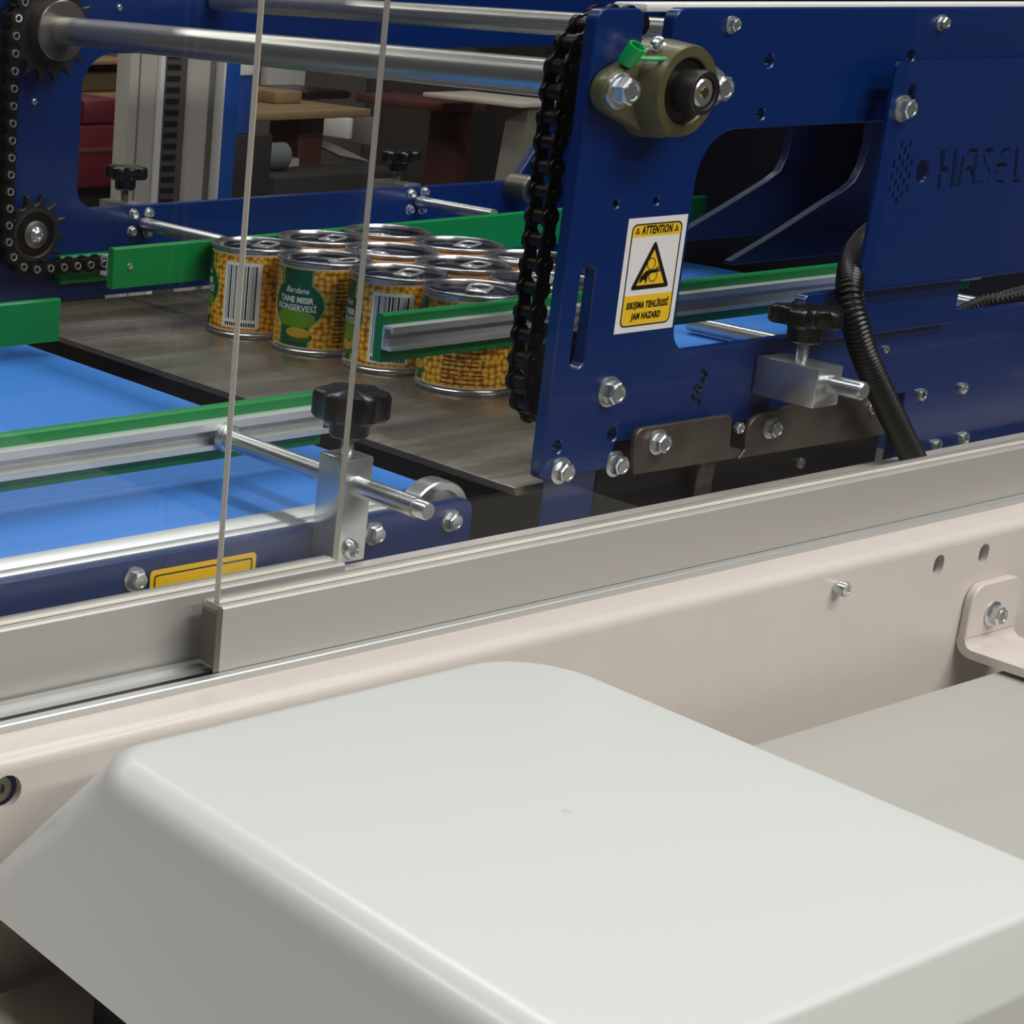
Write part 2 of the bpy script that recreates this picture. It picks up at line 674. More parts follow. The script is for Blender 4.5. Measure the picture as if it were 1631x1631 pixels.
def sash(name, x0, x1, yf, label, zt=0.0220, zb=-0.0150, endx=None):
    r = thing(name, ((x0 + x1) / 2, yf + 0.008, zb), label, 'sliding window', 'sliding glass guards')
    yb = yf + 0.0165
    gy = yf + 0.0068
    sec = [(yf, zb), (yf, zt - 0.0010), (yf + 0.0010, zt), (yb - 0.0030, zt), (yb - 0.0028, zt - 0.0016), (yb - 0.0012, zt - 0.0016), (yb - 0.0010, zt), (yb, zt - 0.0003), (yb, zb)]
    mk('bottom_sash', prism([(x0, y, z) for y, z in sec], (x1 - x0, 0, 0)), 'sash_grey', r)
    return r, gy


def pane(r, x0, x1, gy, z0, z1):
    t = 0.0022
    bm = box(x0, x1, gy - t, gy + t, z0, z1, 0.0003, 1)
    for f in bm.faces:
        n = f.normal
        f.material_index = 0 if abs(n.y) > 0.9 else 1
    o = mk('glass_pane', bm, None, r, mats=['glass', 'glass_edge'])
    return o


def end_cap(r, x, yf, zt, zb):
    # open channel end seen from its side
    y1 = yf + 0.0165
    bm = join(box(x - 0.0012, x, yf + 0.0010, y1 - 0.0010, zb + 0.002, zt - 0.004, 0.0004, 1), box(x - 0.0035, x, yf + 0.0002, yf + 0.0014, zb, zt - 0.001))
    return mk('end_cap', bm, 'hub_steel', r)


FX0 = 0.597
rg, gy = sash('sliding_window', FX0, 1.70, 0.690, 'sliding glass guard in front, its sash open at the grey end cap', zb=-0.0134)
pane(rg, FX0 + 0.001, 1.69, gy, 0.0222, 0.62)
end_cap(rg, FX0, 0.690, 0.0220, -0.0134)
RX1 = 0.7035
rg2, gy2 = sash('sliding_window', 0.25, RX1, 0.715, 'sliding glass guard behind, its cut edge crossing the black knob', zb=-0.0160)
pane(rg2, 0.26, RX1 - 0.001, gy2, 0.0222, 0.62)

# moulded hood
def ring(x0, x1, y0, y1, r, z, n=10):
    pts = []
    for cx, cy, a0 in ((x1 - r, y1 - r, 0), (x0 + r, y1 - r, PI / 2), (x0 + r, y0 + r, PI), (x1 - r, y0 + r, 1.5 * PI)):
        for k in range(n + 1):
            a = a0 + PI / 2 * k / n
            pts.append((cx + r * math.cos(a), cy + r * math.sin(a), z))
    return pts


def hood():
    """tapered shell: per-side edge radii (right, back, left, front) and per-corner plan radii"""
    zt, zb = 0.0030, -0.0750
    T = (0.4520, 0.7364, 0.3265, 0.6150)
    B = (0.4195, 0.7500, 0.3175, 0.6570)
    RF = (0.006, 0.009, 0.021, 0.0042)
    RC = (0.046, 0.030, 0.030, 0.022)
    N = 12

    def level(t, a):
        """t down the side, a (0..pi/2) over the edge rounding"""
        q = [T[k] + (B[k] - T[k]) * t for k in range(4)]
        q[2] = T[2] + (B[2] - T[2]) * min(1, t * 3.2)
        ins = [r * (1 - math.sin(a)) for r in RF]
        x0, x1, y0, y1 = q[0] + ins[2], q[1] - ins[0], q[2] + ins[3], q[3] - ins[1]
        pts = []
        for n_, (sx, sy, a0) in enumerate(((1, 1, 0), (-1, 1, PI / 2), (-1, -1, PI), (1, -1, 1.5 * PI))):
            ra, rb = RF[n_], RF[(n_ + 1) % 4]
            r = max(0.004, (RC[n_] - (ins[n_] + ins[(n_ + 1) % 4]) / 2) * (1 - 0.35 * t))
            cx = x1 - r if sx > 0 else x0 + r
            cy = y1 - r if sy > 0 else y0 + r
            for k in range(N + 1):
                g = k / N
                g2 = g * g * (3 - 2 * g)
                rf = ra + (rb - ra) * g2
                an = a0 + PI / 2 * g
                ztop = zt - rf * (1 - math.cos(a))
                pts.append((cx + r * math.cos(an), cy + r * math.sin(an), ztop + (zb - ztop) * t))
        return pts

    AE = math.radians(70)
    lv = [level(0, AE * k / 9) for k in range(10)]
    lv += [level(t, AE) for t in (0.1, 0.2, 0.295, 0.3125, 0.33, 0.45, 0.6, 0.8, 1.0)]
    last = lv[-1]
    cx_, cy_ = (B[0] + B[1]) / 2, (B[2] + B[3]) / 2
    lv.append([(x + (cx_ - x) * 0.02, y + (cy_ - y) * 0.02, z) for x, y, z in last])
    bm = bmesh.new()
    V = [[bm.verts.new(p) for p in L] for L in lv]
    n = len(V[0])
    for A, C in zip(V, V[1:]):
        for k in range(n):
            bm.faces.new((A[k], A[(k + 1) % n], C[(k + 1) % n], C[k]))
    bm.faces.new(V[0])
    return bm


o = mk('machine_hood', hood(), 'white_coat', sharp=60)
tagit(o, 'big white rounded box hood with tapered sides in front of the beam', 'cover')
c = at(903, 1293, 'z', 0.0030)
mk('dent', lathe([(0.0016, 0.00006), (0.0006, -0.0004), (0, -0.0004)], (c.x, c.y, 0.0030), (0, 0, 1), 12), 'hub_steel', o)

o = mk('hood_pedestal', box(0.46, 0.60, 0.36, 0.60, -0.138, -0.02), 'black_paint')
tagit(o, 'black pedestal hidden in the shade inside the white hood', 'pedestal')
pa = at(1212, 1184, 'y', 0.630)
fo = ring(0.64, 1.315, 0.315, 0.630, 0.012, 0)
fp = prism([(x, y, pa.z - 0.006) for x, y, _ in fo], (0, 0, 0.006))
o = mk('flat_cover_panel', fp, 'panel_coat')
tagit(o, 'flat pale grey cover sheet lying beside the white hood', 'cover')
o = mk('lower_panel', box(0.05, 0.60, 0.02, 0.655, -0.150, -0.138, 0.001), 'machine_beige')
tagit(o, 'dull grey lower sheet in shade underneath the white hood', 'panel')

# angle bracket on the beam
a1, a2 = hp(1534, 960), hp(1611, 960)
zb1 = hp(1533, 1012).z
zt1 = hp(1590, 918).z
br = thing('angle_bracket', ((a1.x + a2.x) / 2, 0.62, zb1), 'small pale angle bracket bolted to the beige beam', 'bracket')
xa, xb = a1.x, a2.x - 0.002
t = 0.006
up = plate(rpoly([(xa, zb1, 0.0), (xb, zb1, 0), (xb, zt1, 0.012), (xa, zt1, 0.012)]), [], BY - t, BY - 0.0002, 0.0008)
mk('upright_flange', up, 'beam_coat', br)
bend = [(BY - 0.0002, zb1), (BY - t, zb1)] + [(BY - t - 0.006 + 0.006 * math.cos(a), zb1 + 0.0 - 0.006 * math.sin(a)) for a in [k * PI / 12 for k in range(1, 7)]] + [(0.50, zb1 - 0.006), (0.50, zb1 - 0.012)] + [(BY - t - 0.006 + 0.012 * math.cos(a), zb1 - 0.012 * math.sin(a)) for a in [k * PI / 12 for k in range(6, 0, -1)]]
mk('flat_flange', prism([(xa, y, z) for y, z in bend], (xb - xa, 0, 0)), 'beam_coat', br, 40)
pb = at(1580, 977, 'y', BY - t)
bolt(br, (pb.x, BY - t, pb.z), 0.95, 0.2)

# ------------------------------------------------------------------ guide rails
def guide(name, x0, x1, y, zb, side, label, yaw=0.0, screws=(), h=0.037, ct=1.0, xs0=0.0, xs1=0.0):
    """side -1: aluminium channel towards the camera, strip behind it; +1 the other way round. y is the face of the strip towards the products' far side"""
    r = thing(name, ((x0 + x1) / 2, y, zb), label, 'guide rail', 'green product guide rails')
    strip = []
    if side < 0:
        ys0, ys1 = y, y + 0.008
        yc = y
    else:
        ys0, ys1 = y - 0.008, y
        yc = y
    sec = [(ys0, zb), (ys0, zb + h - 0.0015), (ys0 + 0.0015, zb + h), (ys1 - 0.0015, zb + h), (ys1, zb + h - 0.0015), (ys1, zb)]
    bmS = prism([(x0, a, z) for a, z in sec], (x1 - x0, 0, 0))
    # C channel
    d = 0.0105 * side
    z0, z1 = zb + 0.0105, zb + h - 0.0080
    w = 0.0018 * side
    C = [(yc, z0), (yc + d, z0), (yc + d, z0 + 0.0032), (yc + d - w, z0 + 0.0032), (yc + d - w, z0 + 0.0018), (yc + w, z0 + 0.0018), (yc + w, z1 - 0.0022), (yc + d - w, z1 - 0.0022), (yc + d - w, z1 - 0.0052), (yc + d, z1 - 0.0052), (yc + d, z1), (yc, z1)]
    bmC = prism([(x0 + xs0, a, z) for a, z in C], (x1 - x0 - xs0 - xs1, 0, 0))
    ps = [mk('green_strip', bmS, 'green_plastic', r), mk('channel_profile', bmC, 'aluminium', r)]
    for sx in screws:
        fy = ys0 if side > 0 else ys1
        ps.append(mk('screw', lathe([(0, -0.0006), (0.0012, -0.0006), (0.0016, -0.0016), (0.0028, -0.0014), (0.0033, 0), (0, 0)], (sx, ys0 - 0.0001, zb + h * 0.52), (0, 1, 0), 14), 'zinc', r))
    r.rotation_euler.z = yaw
    return r


guide('guide_rail', 0.30, 0.884, 0.9343, 0.0145, -1, 'green guide rail with silver channel above the blue belt, joined by the clamp rod')
guide('guide_rail', 0.30, at(97, 478, 'y', 1.3).x, 1.308, 0.0125, 1, 'short green guide rail end standing on the far side of the blue belt')
gx = at(612, 493, 'y', 1.013).x
guide('guide_rail', gx + 0.004, 1.775, 1.0165, 0.0425, -1, 'green guide rail with silver channel in front of the tins')
gx2 = at(169, 394, 'y', 1.36).x
guide('guide_rail', gx2, 1.86, 1.372, 0.0425, 1, 'green guide rail with one screw in its face behind the tins', yaw=0.036, screws=(at(190, 425, 'y', 1.364).x,))
ga = at(93, 420, 'y', 1.503)
o = mk('guide_strip', prism([(ga.x, y, z) for y, z in ((1.4985, 0.018), (1.4985, 0.0435), (1.5005, 0.0455), (1.508, 0.0455), (1.508, 0.018))], (0.35, 0, 0)), 'green_plastic')
tagit(o, 'pale green strip end on the back plate behind the lower chain', 'guide rail')

# ------------------------------------------------------------------ infeed belt conveyor
YB0 = 0.857
BX1 = 0.912        # roller axis
cv = thing('belt_conveyor', (0.6, 1.05, -0.15), 'infeed conveyor with bright blue belt and blue side plate', 'conveyor')
bt = 0.0
rp = 0.0225
zc = -rp - 0.0
path = [(0.25, 0.0)] + [(BX1, 0.0)] + [(BX1 + rp * math.sin(a), -rp + rp * math.cos(a)) for a in [k * PI / 10 for k in range(1, 11)]] + [(0.25, -2 * rp)]
inner_ = [(0.25, -2 * rp + 0.002)] + [(BX1 + (rp - .002) * math.sin(a), -rp + (rp - .002) * math.cos(a)) for a in [k * PI / 10 for k in range(10, -1, -1)]] + [(0.25, -0.002)]
mk('belt', prism([(x, YB0 + 0.004, z) for x, z in path + inner_], (0, 0.50, 0)), 'blue_belt', cv, 40)
mk('end_roller', lathe([(0, 0), (0.010, 0), (0.012, 0.003), (rp - 0.0065, 0.003), (rp - 0.0028, 0.0), (rp - 0.0022, 0.001), (rp - 0.0022, 0.52), (0, 0.52)], (BX1, YB0 - 0.002, -rp), (0, 1, 0), 40), 'zinc', cv)
mk('roller_flange', lathe([(0.0225, -0.0), (0.0275, 0.0), (0.0285, 0.001), (0.0285, 0.0135), (0.0, 0.0135), (0.0, 0.004), (0.0225, 0.004)], (BX1 - 0.006, 0.8395, -rp + 0.0035), (0, 1, 0), 48, True), 'zinc', cv)
ae = at(640, 800, 'z', 0.001).x
sec = [(0.8292, -0.035), (0.8292, 0.0018), (0.8310, 0.0026), (0.8372, 0.0026), (0.8380, 0.0018), (0.8390, 0.0018), (0.8398, 0.0026), (0.8552, 0.0026), (0.8565, 0.001), (0.8565, -0.035)]
mk('side_profile', prism([(0.25, y, z) for y, z in sec], (ae - 0.25 - 0.010, 0, 0)), 'alu_satin', cv, 45)
pe = at(745, 840, 'y', 0.826)
pt = at(715, 793, 'y', 0.826)
sp = plate(rpoly([(0.25, -0.16, 0), (pe.x, -0.16, 0), (pe.x, 0.0012, 0.010), (0.25, 0.0012, 0)]), [], 0.823, 0.829, 0.001)
mk('side_plate', sp, 'blue_paint', cv)
for u, v in ((222, 926), (603, 853), (726, 832)):
    p = at(u, v, 'y', 0.818)
    bolt(cv, (p.x, 0.823, p.z), 0.82, random.random())
# yellow tag
tg = mk('yellow_tag', plate(rpoly([(at(238, 925, 'y', .823).x, -0.050, 0.003), (at(407, 890, 'y', .823).x, -0.050, 0.003), (at(407, 890, 'y', .823).x, at(400, 880, 'y', .823).z, 0.003), (at(238, 925, 'y', .823).x, at(400, 880, 'y', .823).z, 0.003)]), [], 0.8224, 0.8229, 0.0), 'tag_yellow', cv)
x0, x1 = at(238, 925, 'y', .823).x, at(407, 890, 'y', .823).x
zt = at(400, 880, 'y', .823).z
q = 0.003
mk('tag_border', plate(rpoly([(x0 + q, -0.047, .002), (x1 - q, -0.047, .002), (x1 - q, zt - q, .002), (x0 + q, zt - q, .002)]), [rpoly([(x0 + q + .0008, -0.0462, .0016), (x1 - q - .0008, -0.0462, .0016), (x1 - q - .0008, zt - q - .0008, .0016), (x0 + q + .0008, zt - q - .0008, .0016)])], 0.8221, 0.82245, 0.0), 'print_black', tg)
p = at(302, 925, 'y', .823)
mk('arrow_mark', prism([(p.x - 0.006, 0.8222, p.z - 0.006), (p.x + 0.007, 0.8222, p.z - 0.006), (p.x + 0.001, 0.8222, p.z + 0.0002)], (0, -0.0001, 0)), 'print_black', tg)
mk('far_side_profile', box(0.25, 0.90, 1.365, 1.392, -0.035, 0.002, 0.002), 'alu_satin', cv)

# ------------------------------------------------------------------ clamps with star knobs
def knob_bm(x, y, z, R=0.0235, lobes=6, hh=0.0165, hub=0.0118, hubh=0.0125, depth=0.16, rot=0.2):
    """star head with hub; z is the underside of the hub"""
    bm = bmesh.new()
    n = lobes * 10
    levels = [(0.93, 0.0), (1.0, 0.002), (1.0, hh - 0.0035), (0.96, hh - 0.0012), (0.88, hh)]
    rings = []
    for k_, zz in levels:
        rg_ = []
        for k in range(n):
            a = 2 * PI * k / n
            c_ = math.cos(lobes * a)
            rr_ = R * (1 - depth * 0.5 + depth * 0.5 * math.copysign(abs(c_) ** 0.6, c_))
            rg_.append(bm.verts.new((x + rr_ * k_ * math.cos(a + rot), y + rr_ * k_ * math.sin(a + rot), z + hubh + zz)))
        rings.append(rg_)
    for A, B in zip(rings, rings[1:]):
        for k in range(n):
            bm.faces.new((A[k], A[(k + 1) % n], B[(k + 1) % n], B[k]))
    bm.faces.new(rings[0][::-1])
    top = bm.verts.new((x, y, z + hubh + hh + 0.0012))
    for k in range(n):
        bm.faces.new((rings[-1][k], rings[-1][(k + 1) % n], top))
    return join(bm, lathe([(0, 0), (hub * 0.9, 0), (hub, 0.0015), (hub * 1.05, hubh + 0.001), (0, hubh + 0.001)], (x, y, z), (0, 0, 1), 28))


def stem_bm(x, y, z0, z1, r):
    prof = [(0, 0)]
    n = int((z1 - z0) / 0.0011)
    for k in range(n):
        t0 = (z1 - z0) * k / n
        prof += [(r, t0), (r * 0.88, t0 + 0.5 * (z1 - z0) / n)]
    prof += [(r, z1 - z0), (0, z1 - z0)]
    return lathe(prof, (x, y, z0), (0, 0, 1), 16)


RX = 0.7902
c1 = thing('rod_clamp', (RX, 0.806, -0.03), 'upright steel clamp block with black star knob holding the belt guide rod', 'clamp')
blk = box(0.7785, 0.8015, 0.799, 0.8225, at(560, 895, 'y', .799).z, at(545, 735, 'y', .80).z + 0.0005, 0.0012)
mk('clamp_block', blk, 'zinc', c1)
zr = 0.0325
ztop = at(545, 735, 'y', .80).z
kz = at(555, 695, 'y', .811).z
mk('clamp_stem', stem_bm(RX, 0.811, ztop, kz + 0.004, 0.0042), 'zinc', c1)
mk('star_knob', knob_bm(RX, 0.811, kz, R=0.0235, lobes=6, hh=0.0175, hub=0.0118, hubh=0.0115, depth=0.14, rot=0.25), 'black_plastic', c1, 30)
p = at(562, 877, 'y', .796)
put('button_screw', ME_BUTTON, c1, (p.x, 0.799, p.z), (0, 0, 0), (0.95, 1, 0.95))
rod = join(lathe([(0, 0), (0.0048, 0), (0.0055, 0.0012), (0.0055, 0.009), (0.0064, 0.0092), (0.0064, 0.180), (0, 0.180)], (RX, 0.7405, zr), (0, 1, 0), 24), lathe([(0, 0), (0.0085, 0.0), (0.0095, 0.001), (0.0095, 0.005), (0, 0.005)], (RX, 0.9185, zr), (0, 1, 0), 28))
mk('guide_rod', rod, 'zinc', c1)

# clamp on the blue side plate
PF = 0.811          # front face of the near side plate
a = at(1200, 600, 'y', PF)
bx0 = a.x
ye = at(1300, 620, 'x', bx0).y
zbt, ztp = at(1296, 652, 'x', bx0).z, at(1303, 588, 'x', bx0).z
bx1 = at(1344, 585, 'y', ye).x
c2 = thing('rod_clamp', ((bx0 + bx1) / 2, 0.79, zbt), 'lying steel clamp block with black star knob on the blue side plate', 'clamp')
mk('clamp_block', box(bx0, bx1, ye, PF - 0.0003, zbt, ztp, 0.0010), 'zinc', c2)
pk = at(1276, 573, 'z', ztp)
bxm = (bx0 + bx1) / 2
kx, ky = pk.x, pk.y
kz2 = at(1280, 545, 'y', ky).z
mk('clamp_stem', stem_bm(kx, ky, ztp, kz2 + 0.004, 0.0042), 'zinc', c2)
mk('star_knob', knob_bm(kx, ky, kz2, R=0.0255, lobes=5, hh=0.0125, hub=0.0118, hubh=0.0125, depth=0.34, rot=0.9), 'black_plastic', c2, 30)
pr = at(1322, 611, 'y', ye)
yr = at(1376, 631, 'x', pr.x).y
mk('guide_rod', lathe([(0, 0), (0.0052, 0), (0.0064, 0.0014), (0.0064, PF - yr - 0.004), (0, PF - yr - 0.004)], (pr.x, yr, pr.z), (0, 1, 0), 24), 'zinc', c2)

# ------------------------------------------------------------------ steel transfer table
TX0, TX1, TY0, TY1 = 0.9645, 1.425, 0.8225, 1.497
tb = thing('transfer_table', (1.2, 1.16, -0.12), 'worn grey steel transfer plate carrying the tins', 'table')
sheet = prism([(x, 0.8300, z) for x, z in ((TX0, -0.0005), (TX0 + 0.001, 0.0), (TX1 - 0.004, 0.0), (TX1, -0.003), (TX1, -0.006), (TX0 + 0.002, -0.006), (TX0, -0.003))], (0, TY1 - 0.8300, 0))
mk('top_sheet', sheet, 'sheet_steel', tb)
mk('under_frame', box(TX0 + 0.012, TX1 - 0.01, 0.905, TY1 - 0.01, -0.12, -0.0062), 'black_paint', tb)

# ------------------------------------------------------------------ near side plate
xz = lambda u, v, y=PF: (lambda p_: (p_.x, p_.z))(at(u, v, 'y', y))
ZT = 0.3123
XL = 0.965
nx0, nx1 = at(1024, 60, 'y', PF).x, at(1072, 60, 'y', PF).x
CZ0, CZ1, CX0, CX1 = 0.0853, 0.2342, 1.080, 1.66
outer = rpoly([(XL, 0.0095, 0.006), (1.035, 0.0095, 0.0), (1.035, 0.028, 0.0), (1.36, 0.028, 0.0), (1.36, -0.08, 0), (1.80, -0.08, 0), (1.80, ZT, 0), (nx1, ZT, 0.0085), (nx1, 0.262, 0.012), (nx0, 0.262, 0.012), (nx0, ZT, 0.0085), (XL, ZT, 0.0085)])
cut = rpoly([(CX0, CZ0, 0.018), (CX1, CZ0, 0.02), (CX1, CZ1, 0.03), (CX0, CZ1, 0.034)], 10)
holes = [cut, slot(at(926, 500, 'y', PF).x + 0.002, at(915, 588, 'y', PF).z, at(937, 424, 'y', PF).z, 0.0068)]
for u, v, r in ((1226, 97, .0045), (1213, 182, .0038), (1451, 90, .0042), (982, 325, .0026), (1046, 320, .0026), (888, 712, .0046), (976, 692, .0048)):
    x, z = xz(u, v)
    holes.append(circ(x, z, r))
npl = thing('side_plate', (1.3, 0.816, -0.08), 'thick blue steel side plate with big cut-out, holding the olive bearing', 'plate')
mk('plate_sheet', plate(outer, holes, PF, PF + 0.0095, 0.0009), 'blue_paint', npl)
for u, v, s in ((982, 627, 1.12), (903, 753, 0.98), (990, 742, 0.98), (1173, 40, 0.62), (1507, 37, 0.62)):
    p = at(u, v, 'y', PF - 0.006 * s)
    bolt(npl, (p.x, PF, p.z), s, random.random())
for u, v, s in ((1418, 558, .5), (1474, 630, .8), (1540, 620, .75), (1497, 712, .9), (1540, 700, .95)):
    p = at(u, v, 'y', PF - 0.004)
    put('button_screw', ME_BUTTON, npl, (p.x, PF, p.z), (0, 0, 0), (s, s, s))
# marker scrawl
def stroke(pts, r=0.0011):
    return tube([Vector((*[xz(u, v)[0]], PF - 0.0002, xz(u, v)[1])) for u, v in pts], r, 6)


mk('marker_scrawl', join(stroke([(1119, 588), (1125, 597), (1120, 608), (1118, 600)], .0012), stroke([(1110, 614), (1117, 618), (1112, 623), (1108, 618), (1110, 614)], .0013), stroke([(1102, 628), (1103, 633), (1115, 636), (1114, 645)], .0012)), 'marker', npl)

# lower apron plate behind, under the side plate
la = at(862, 800, 'y', 0.8215).x
o = mk('apron_plate', plate(rpoly([(la, -0.12, 0), (1.032, -0.12, 0), (1.032, 0.03, 0), (la, 0.03, 0.004)]), [], 0.8208, 0.8220, 0.0), 'blue_paint')
tagit(o, 'thin blue apron plate below the two lowest hex bolts', 'plate')

# warning sticker on the plate
tl, tr2, br2, bl = xz(1000.3, 349.6), xz(1094.8, 340), xz(1071, 520), xz(978, 533.7)
sx0, sx1 = (tl[0] + bl[0]) / 2, (tr2[0] + br2[0]) / 2
sz0, sz1 = (br2[1] + bl[1]) / 2, (tl[1] + tr2[1]) / 2
sw, sh = sx1 - sx0, sz1 - sz0
stk = thing('warning_sticker', ((sx0 + sx1) / 2, PF, sz0), 'white and yellow ATTENTION jam hazard sticker on the blue side plate', 'sticker')
SX = lambda f: sx0 + sw * f
SZ = lambda f: sz0 + sh * f
mk('card', plate([(sx0, sz0), (sx1, sz0), (sx1, sz1), (sx0, sz1)], [], PF - 0.0003, PF - 0.00002, 0.0), 'sticker_white', stk)
yl = [PF - 0.0003 - 0.0001 * k for k in range(1, 8)]
fb = lambda pts, k: plate(pts, [], yl[k], yl[k - 1] if k else PF - 0.0003, 0.0)
bx = rpoly([(SX(.075), SZ(.052), .0045), (SX(.925), SZ(.052), .0045), (SX(.925), SZ(.948), .0045), (SX(.075), SZ(.948), .0045)])
bi = rpoly([(SX(.092), SZ(.064), .0038), (SX(.908), SZ(.064), .0038), (SX(.908), SZ(.936), .0038), (SX(.092), SZ(.936), .0038)])
mk('header_band', fb(rpoly([(SX(.085), SZ(.835), 0), (SX(.915), SZ(.835), 0), (SX(.915), SZ(.942), .004), (SX(.085), SZ(.942), .004)]), 0), 'sticker_yellow', stk)
mk('footer_band', fb(rpoly([(SX(.085), SZ(.058), .004), (SX(.915), SZ(.058), .004), (SX(.915), SZ(.325), 0), (SX(.085), SZ(.325), 0)]), 0), 'sticker_yellow', stk)
mk('border_line', plate(bx, [bi], yl[1], yl[0], 0.0), 'print_black', stk)
ta, tb_, tc_ = (SX(.50), SZ(.80)), (SX(.17), SZ(.375)), (SX(.83), SZ(.375))
mk('triangle_rim', fb(rpoly([(*ta, .0015), (*tb_, .0015), (*tc_, .0015)]), 1), 'print_black', stk)
mk('triangle_field', fb([(SX(.50), SZ(.715)), (SX(.265), SZ(.412)), (SX(.735), SZ(.412))], 2), 'sticker_yellow', stk)
ringp = lambda fx, fz, r: plate(circ(SX(fx), SZ(fz), r, 20), [circ(SX(fx), SZ(fz), r - .0009, 20)], yl[3], yl[2], 0.0)
mk('roller_sign', join(ringp(.475, .592, .0043), ringp(.525, .487, .0043)), 'print_pictogram', stk)
hand = [(.30, .435), (.325, .49), (.40, .535), (.47, .538), (.56, .545), (.60, .575), (.61, .57), (.575, .54), (.64, .565), (.648, .553), (.585, .53), (.645, .535), (.645, .522), (.57, .513), (.50, .512), (.44, .49), (.425, .435), (.405, .425), (.395, .46), (.36, .455), (.33, .435)]
mk('hand_sign', plate([(SX(a), SZ(b)) for a, b in hand], [], yl[3] - 0.00002, yl[2], 0.0), 'print_black', stk)
for txt, fx, fz, size, sq in (('ATTENTION', .5, .888, .0074, .66), ('SIKI\u015eMA TEHL\u0130KES\u0130', .5, .235, .0060, .70), ('JAM HAZARD', .5, .138, .0060, .72)):
    bmT = flat_xz(text2d(txt, size, 0.12, 0.00028, 1.12, squeeze=sq), SX(fx), SZ(fz), yl[2])
    mk('lettering', bmT, 'print_black', stk)
for fx in (.17, .83):
    s1 = .0042
    mk('small_sign', plate([(SX(fx) - s1 / 2, SZ(.865)), (SX(fx) + s1 / 2, SZ(.865)), (SX(fx), SZ(.865) + s1)], [[(SX(fx) - s1 * .25, SZ(.865) + .0007), (SX(fx) + s1 * .25, SZ(.865) + .0007), (SX(fx), SZ(.865) + s1 * .6)]], yl[2], yl[1], 0.0), 'print_black', stk)

# ------------------------------------------------------------------ flange bearing
SHX, SHZ = 1.022, 0.2633
bg = thing('flange_bearing', (SHX, 0.80, 0.232), 'olive green cast two-bolt flange bearing with green grease cap', 'bearing')
fl = []
R1, R2, BD = 0.0300, 0.0135, 0.0445
al = math.acos((R1 - R2) / BD)
for k in range(13):
    a = -al + 2 * al * k / 12 if False else None
pts = []
for cx, R0, a0, a1_ in ((SHX + BD, R2, -al, al), (SHX, R1, al, PI - al), (SHX - BD, R2, PI - al, PI + al), (SHX, R1, PI + al, 2 * PI - al)):
    for k in range(11):
        a = a0 + (a1_ - a0) * k / 10
        pts.append((cx + R0 * math.cos(a), SHZ + R0 * math.sin(a)))
mk('flange', plate(pts, [], PF - 0.0125, PF - 0.0002, 0.0022), 'olive_cast', bg, 50)
mk('boss', lathe([(0.0312, 0.016), (0.0306, 0.004), (0.0284, -0.0125), (0.0274, -0.0142), (0.0214, -0.0142), (0.0203, -0.0132), (0.0203, 0.012), (0.0308, 0.014)], (SHX, PF - 0.0142, SHZ), (0, 1, 0), 56, True), 'olive_cast', bg)
mk('insert', lathe([(0.0202, 0.0), (0.0192, -0.0035), (0.0140, -0.0045), (0.0138, 0.004), (0.0202, 0.006)], (SHX, PF - 0.022, SHZ), (0, 1, 0), 44), 'black_plastic', bg)
mk('lock_collar', lathe([(0.0098, 0.0), (0.0098, -0.016), (0.0108, -0.0165), (0.0110, -0.0172), (0.0128, -0.0172), (0.0138, -0.0160), (0.0138, 0.004)], (SHX, PF - 0.0245, SHZ), (0, 1, 0), 44), 'gear_black', bg)
for sgn in (-1, 1):
    h = put('hex_bolt', ME_HEX, bg, (SHX + sgn * BD, PF - 0.0125, SHZ), (0, 0.4 * sgn, 0), (1.22, 1.35, 1.22))
    put_under('washer', ME_WASH, h)
na = math.radians(122)
nip = mk('grease_nipple', lathe([(0, -0.003), (0.0048, -0.003), (0.0048, 0.002), (0.003, 0.0025), (0.003, 0.004), (0.0042, 0.0050), (0.0038, 0.0068), (0.002, 0.0080), (0, 0.0080)], (SHX + 0.0298 * math.cos(na), PF - 0.0150, SHZ + 0.0298 * math.sin(na)), (math.cos(na), -0.1, math.sin(na)), 14), 'zinc', bg)
cpt = at(1001, 83, 'y', PF - 0.012)
cap = mk('grease_cap', lathe([(0, -0.002), (0.0052, -0.002), (0.0057, 0.0), (0.0057, 0.011), (0.0046, 0.011), (0.0044, 0.003), (0, 0.003)], (cpt.x, cpt.y, cpt.z - 0.005), (0.05, -0.55, 0.85), 24), 'cap_green', bg)
st1 = at(1007, 92, 'y', PF - 0.016)
st2 = at(1042, 94, 'y', PF - 0.022)
st3 = at(1065, 93, 'y', PF - 0.024)
st4 = at(1078, 84, 'y', PF - 0.022)
mk('cap_strap', tube(smooth_path([st1, st2, st3, st4], 6), 0.0015, 8), 'cap_green', cap)

# ------------------------------------------------------------------ shafts
o = mk('drive_shaft', join(lathe([(0, 0), (0.0075, 0), (0.0092, 0.0012), (0.0092, 0.045), (0.0128, 0.048), (0.0128, 0.70), (0, 0.70)], (SHX, PF - 0.0405, SHZ), (0, 1, 0), 36)), 'chrome_bar')
tagit(o, 'thick polished drive shaft crossing from the bearing to the back plate', 'shaft')
mk('centre_mark', lathe([(0, 0.0005), (0.0034, 0.0), (0.0042, 0.0012), (0, 0.0012)], (SHX, PF - 0.0412, SHZ), (0, 1, 0), 16), 'brass', o)
ut = at(850, 35, 'x', 1.235)
o = mk('tie_bar', lathe([(0, 0), (0.0095, 0), (0.0095, 0.685), (0, 0.685)], (ut.x, 0.8215, ut.z), (0, 1, 0), 28), 'chrome_bar')
tagit(o, 'thinner polished tie bar running parallel above the drive shaft', 'bar')

# ------------------------------------------------------------------ sprockets and chains
PITCH = 0.015875


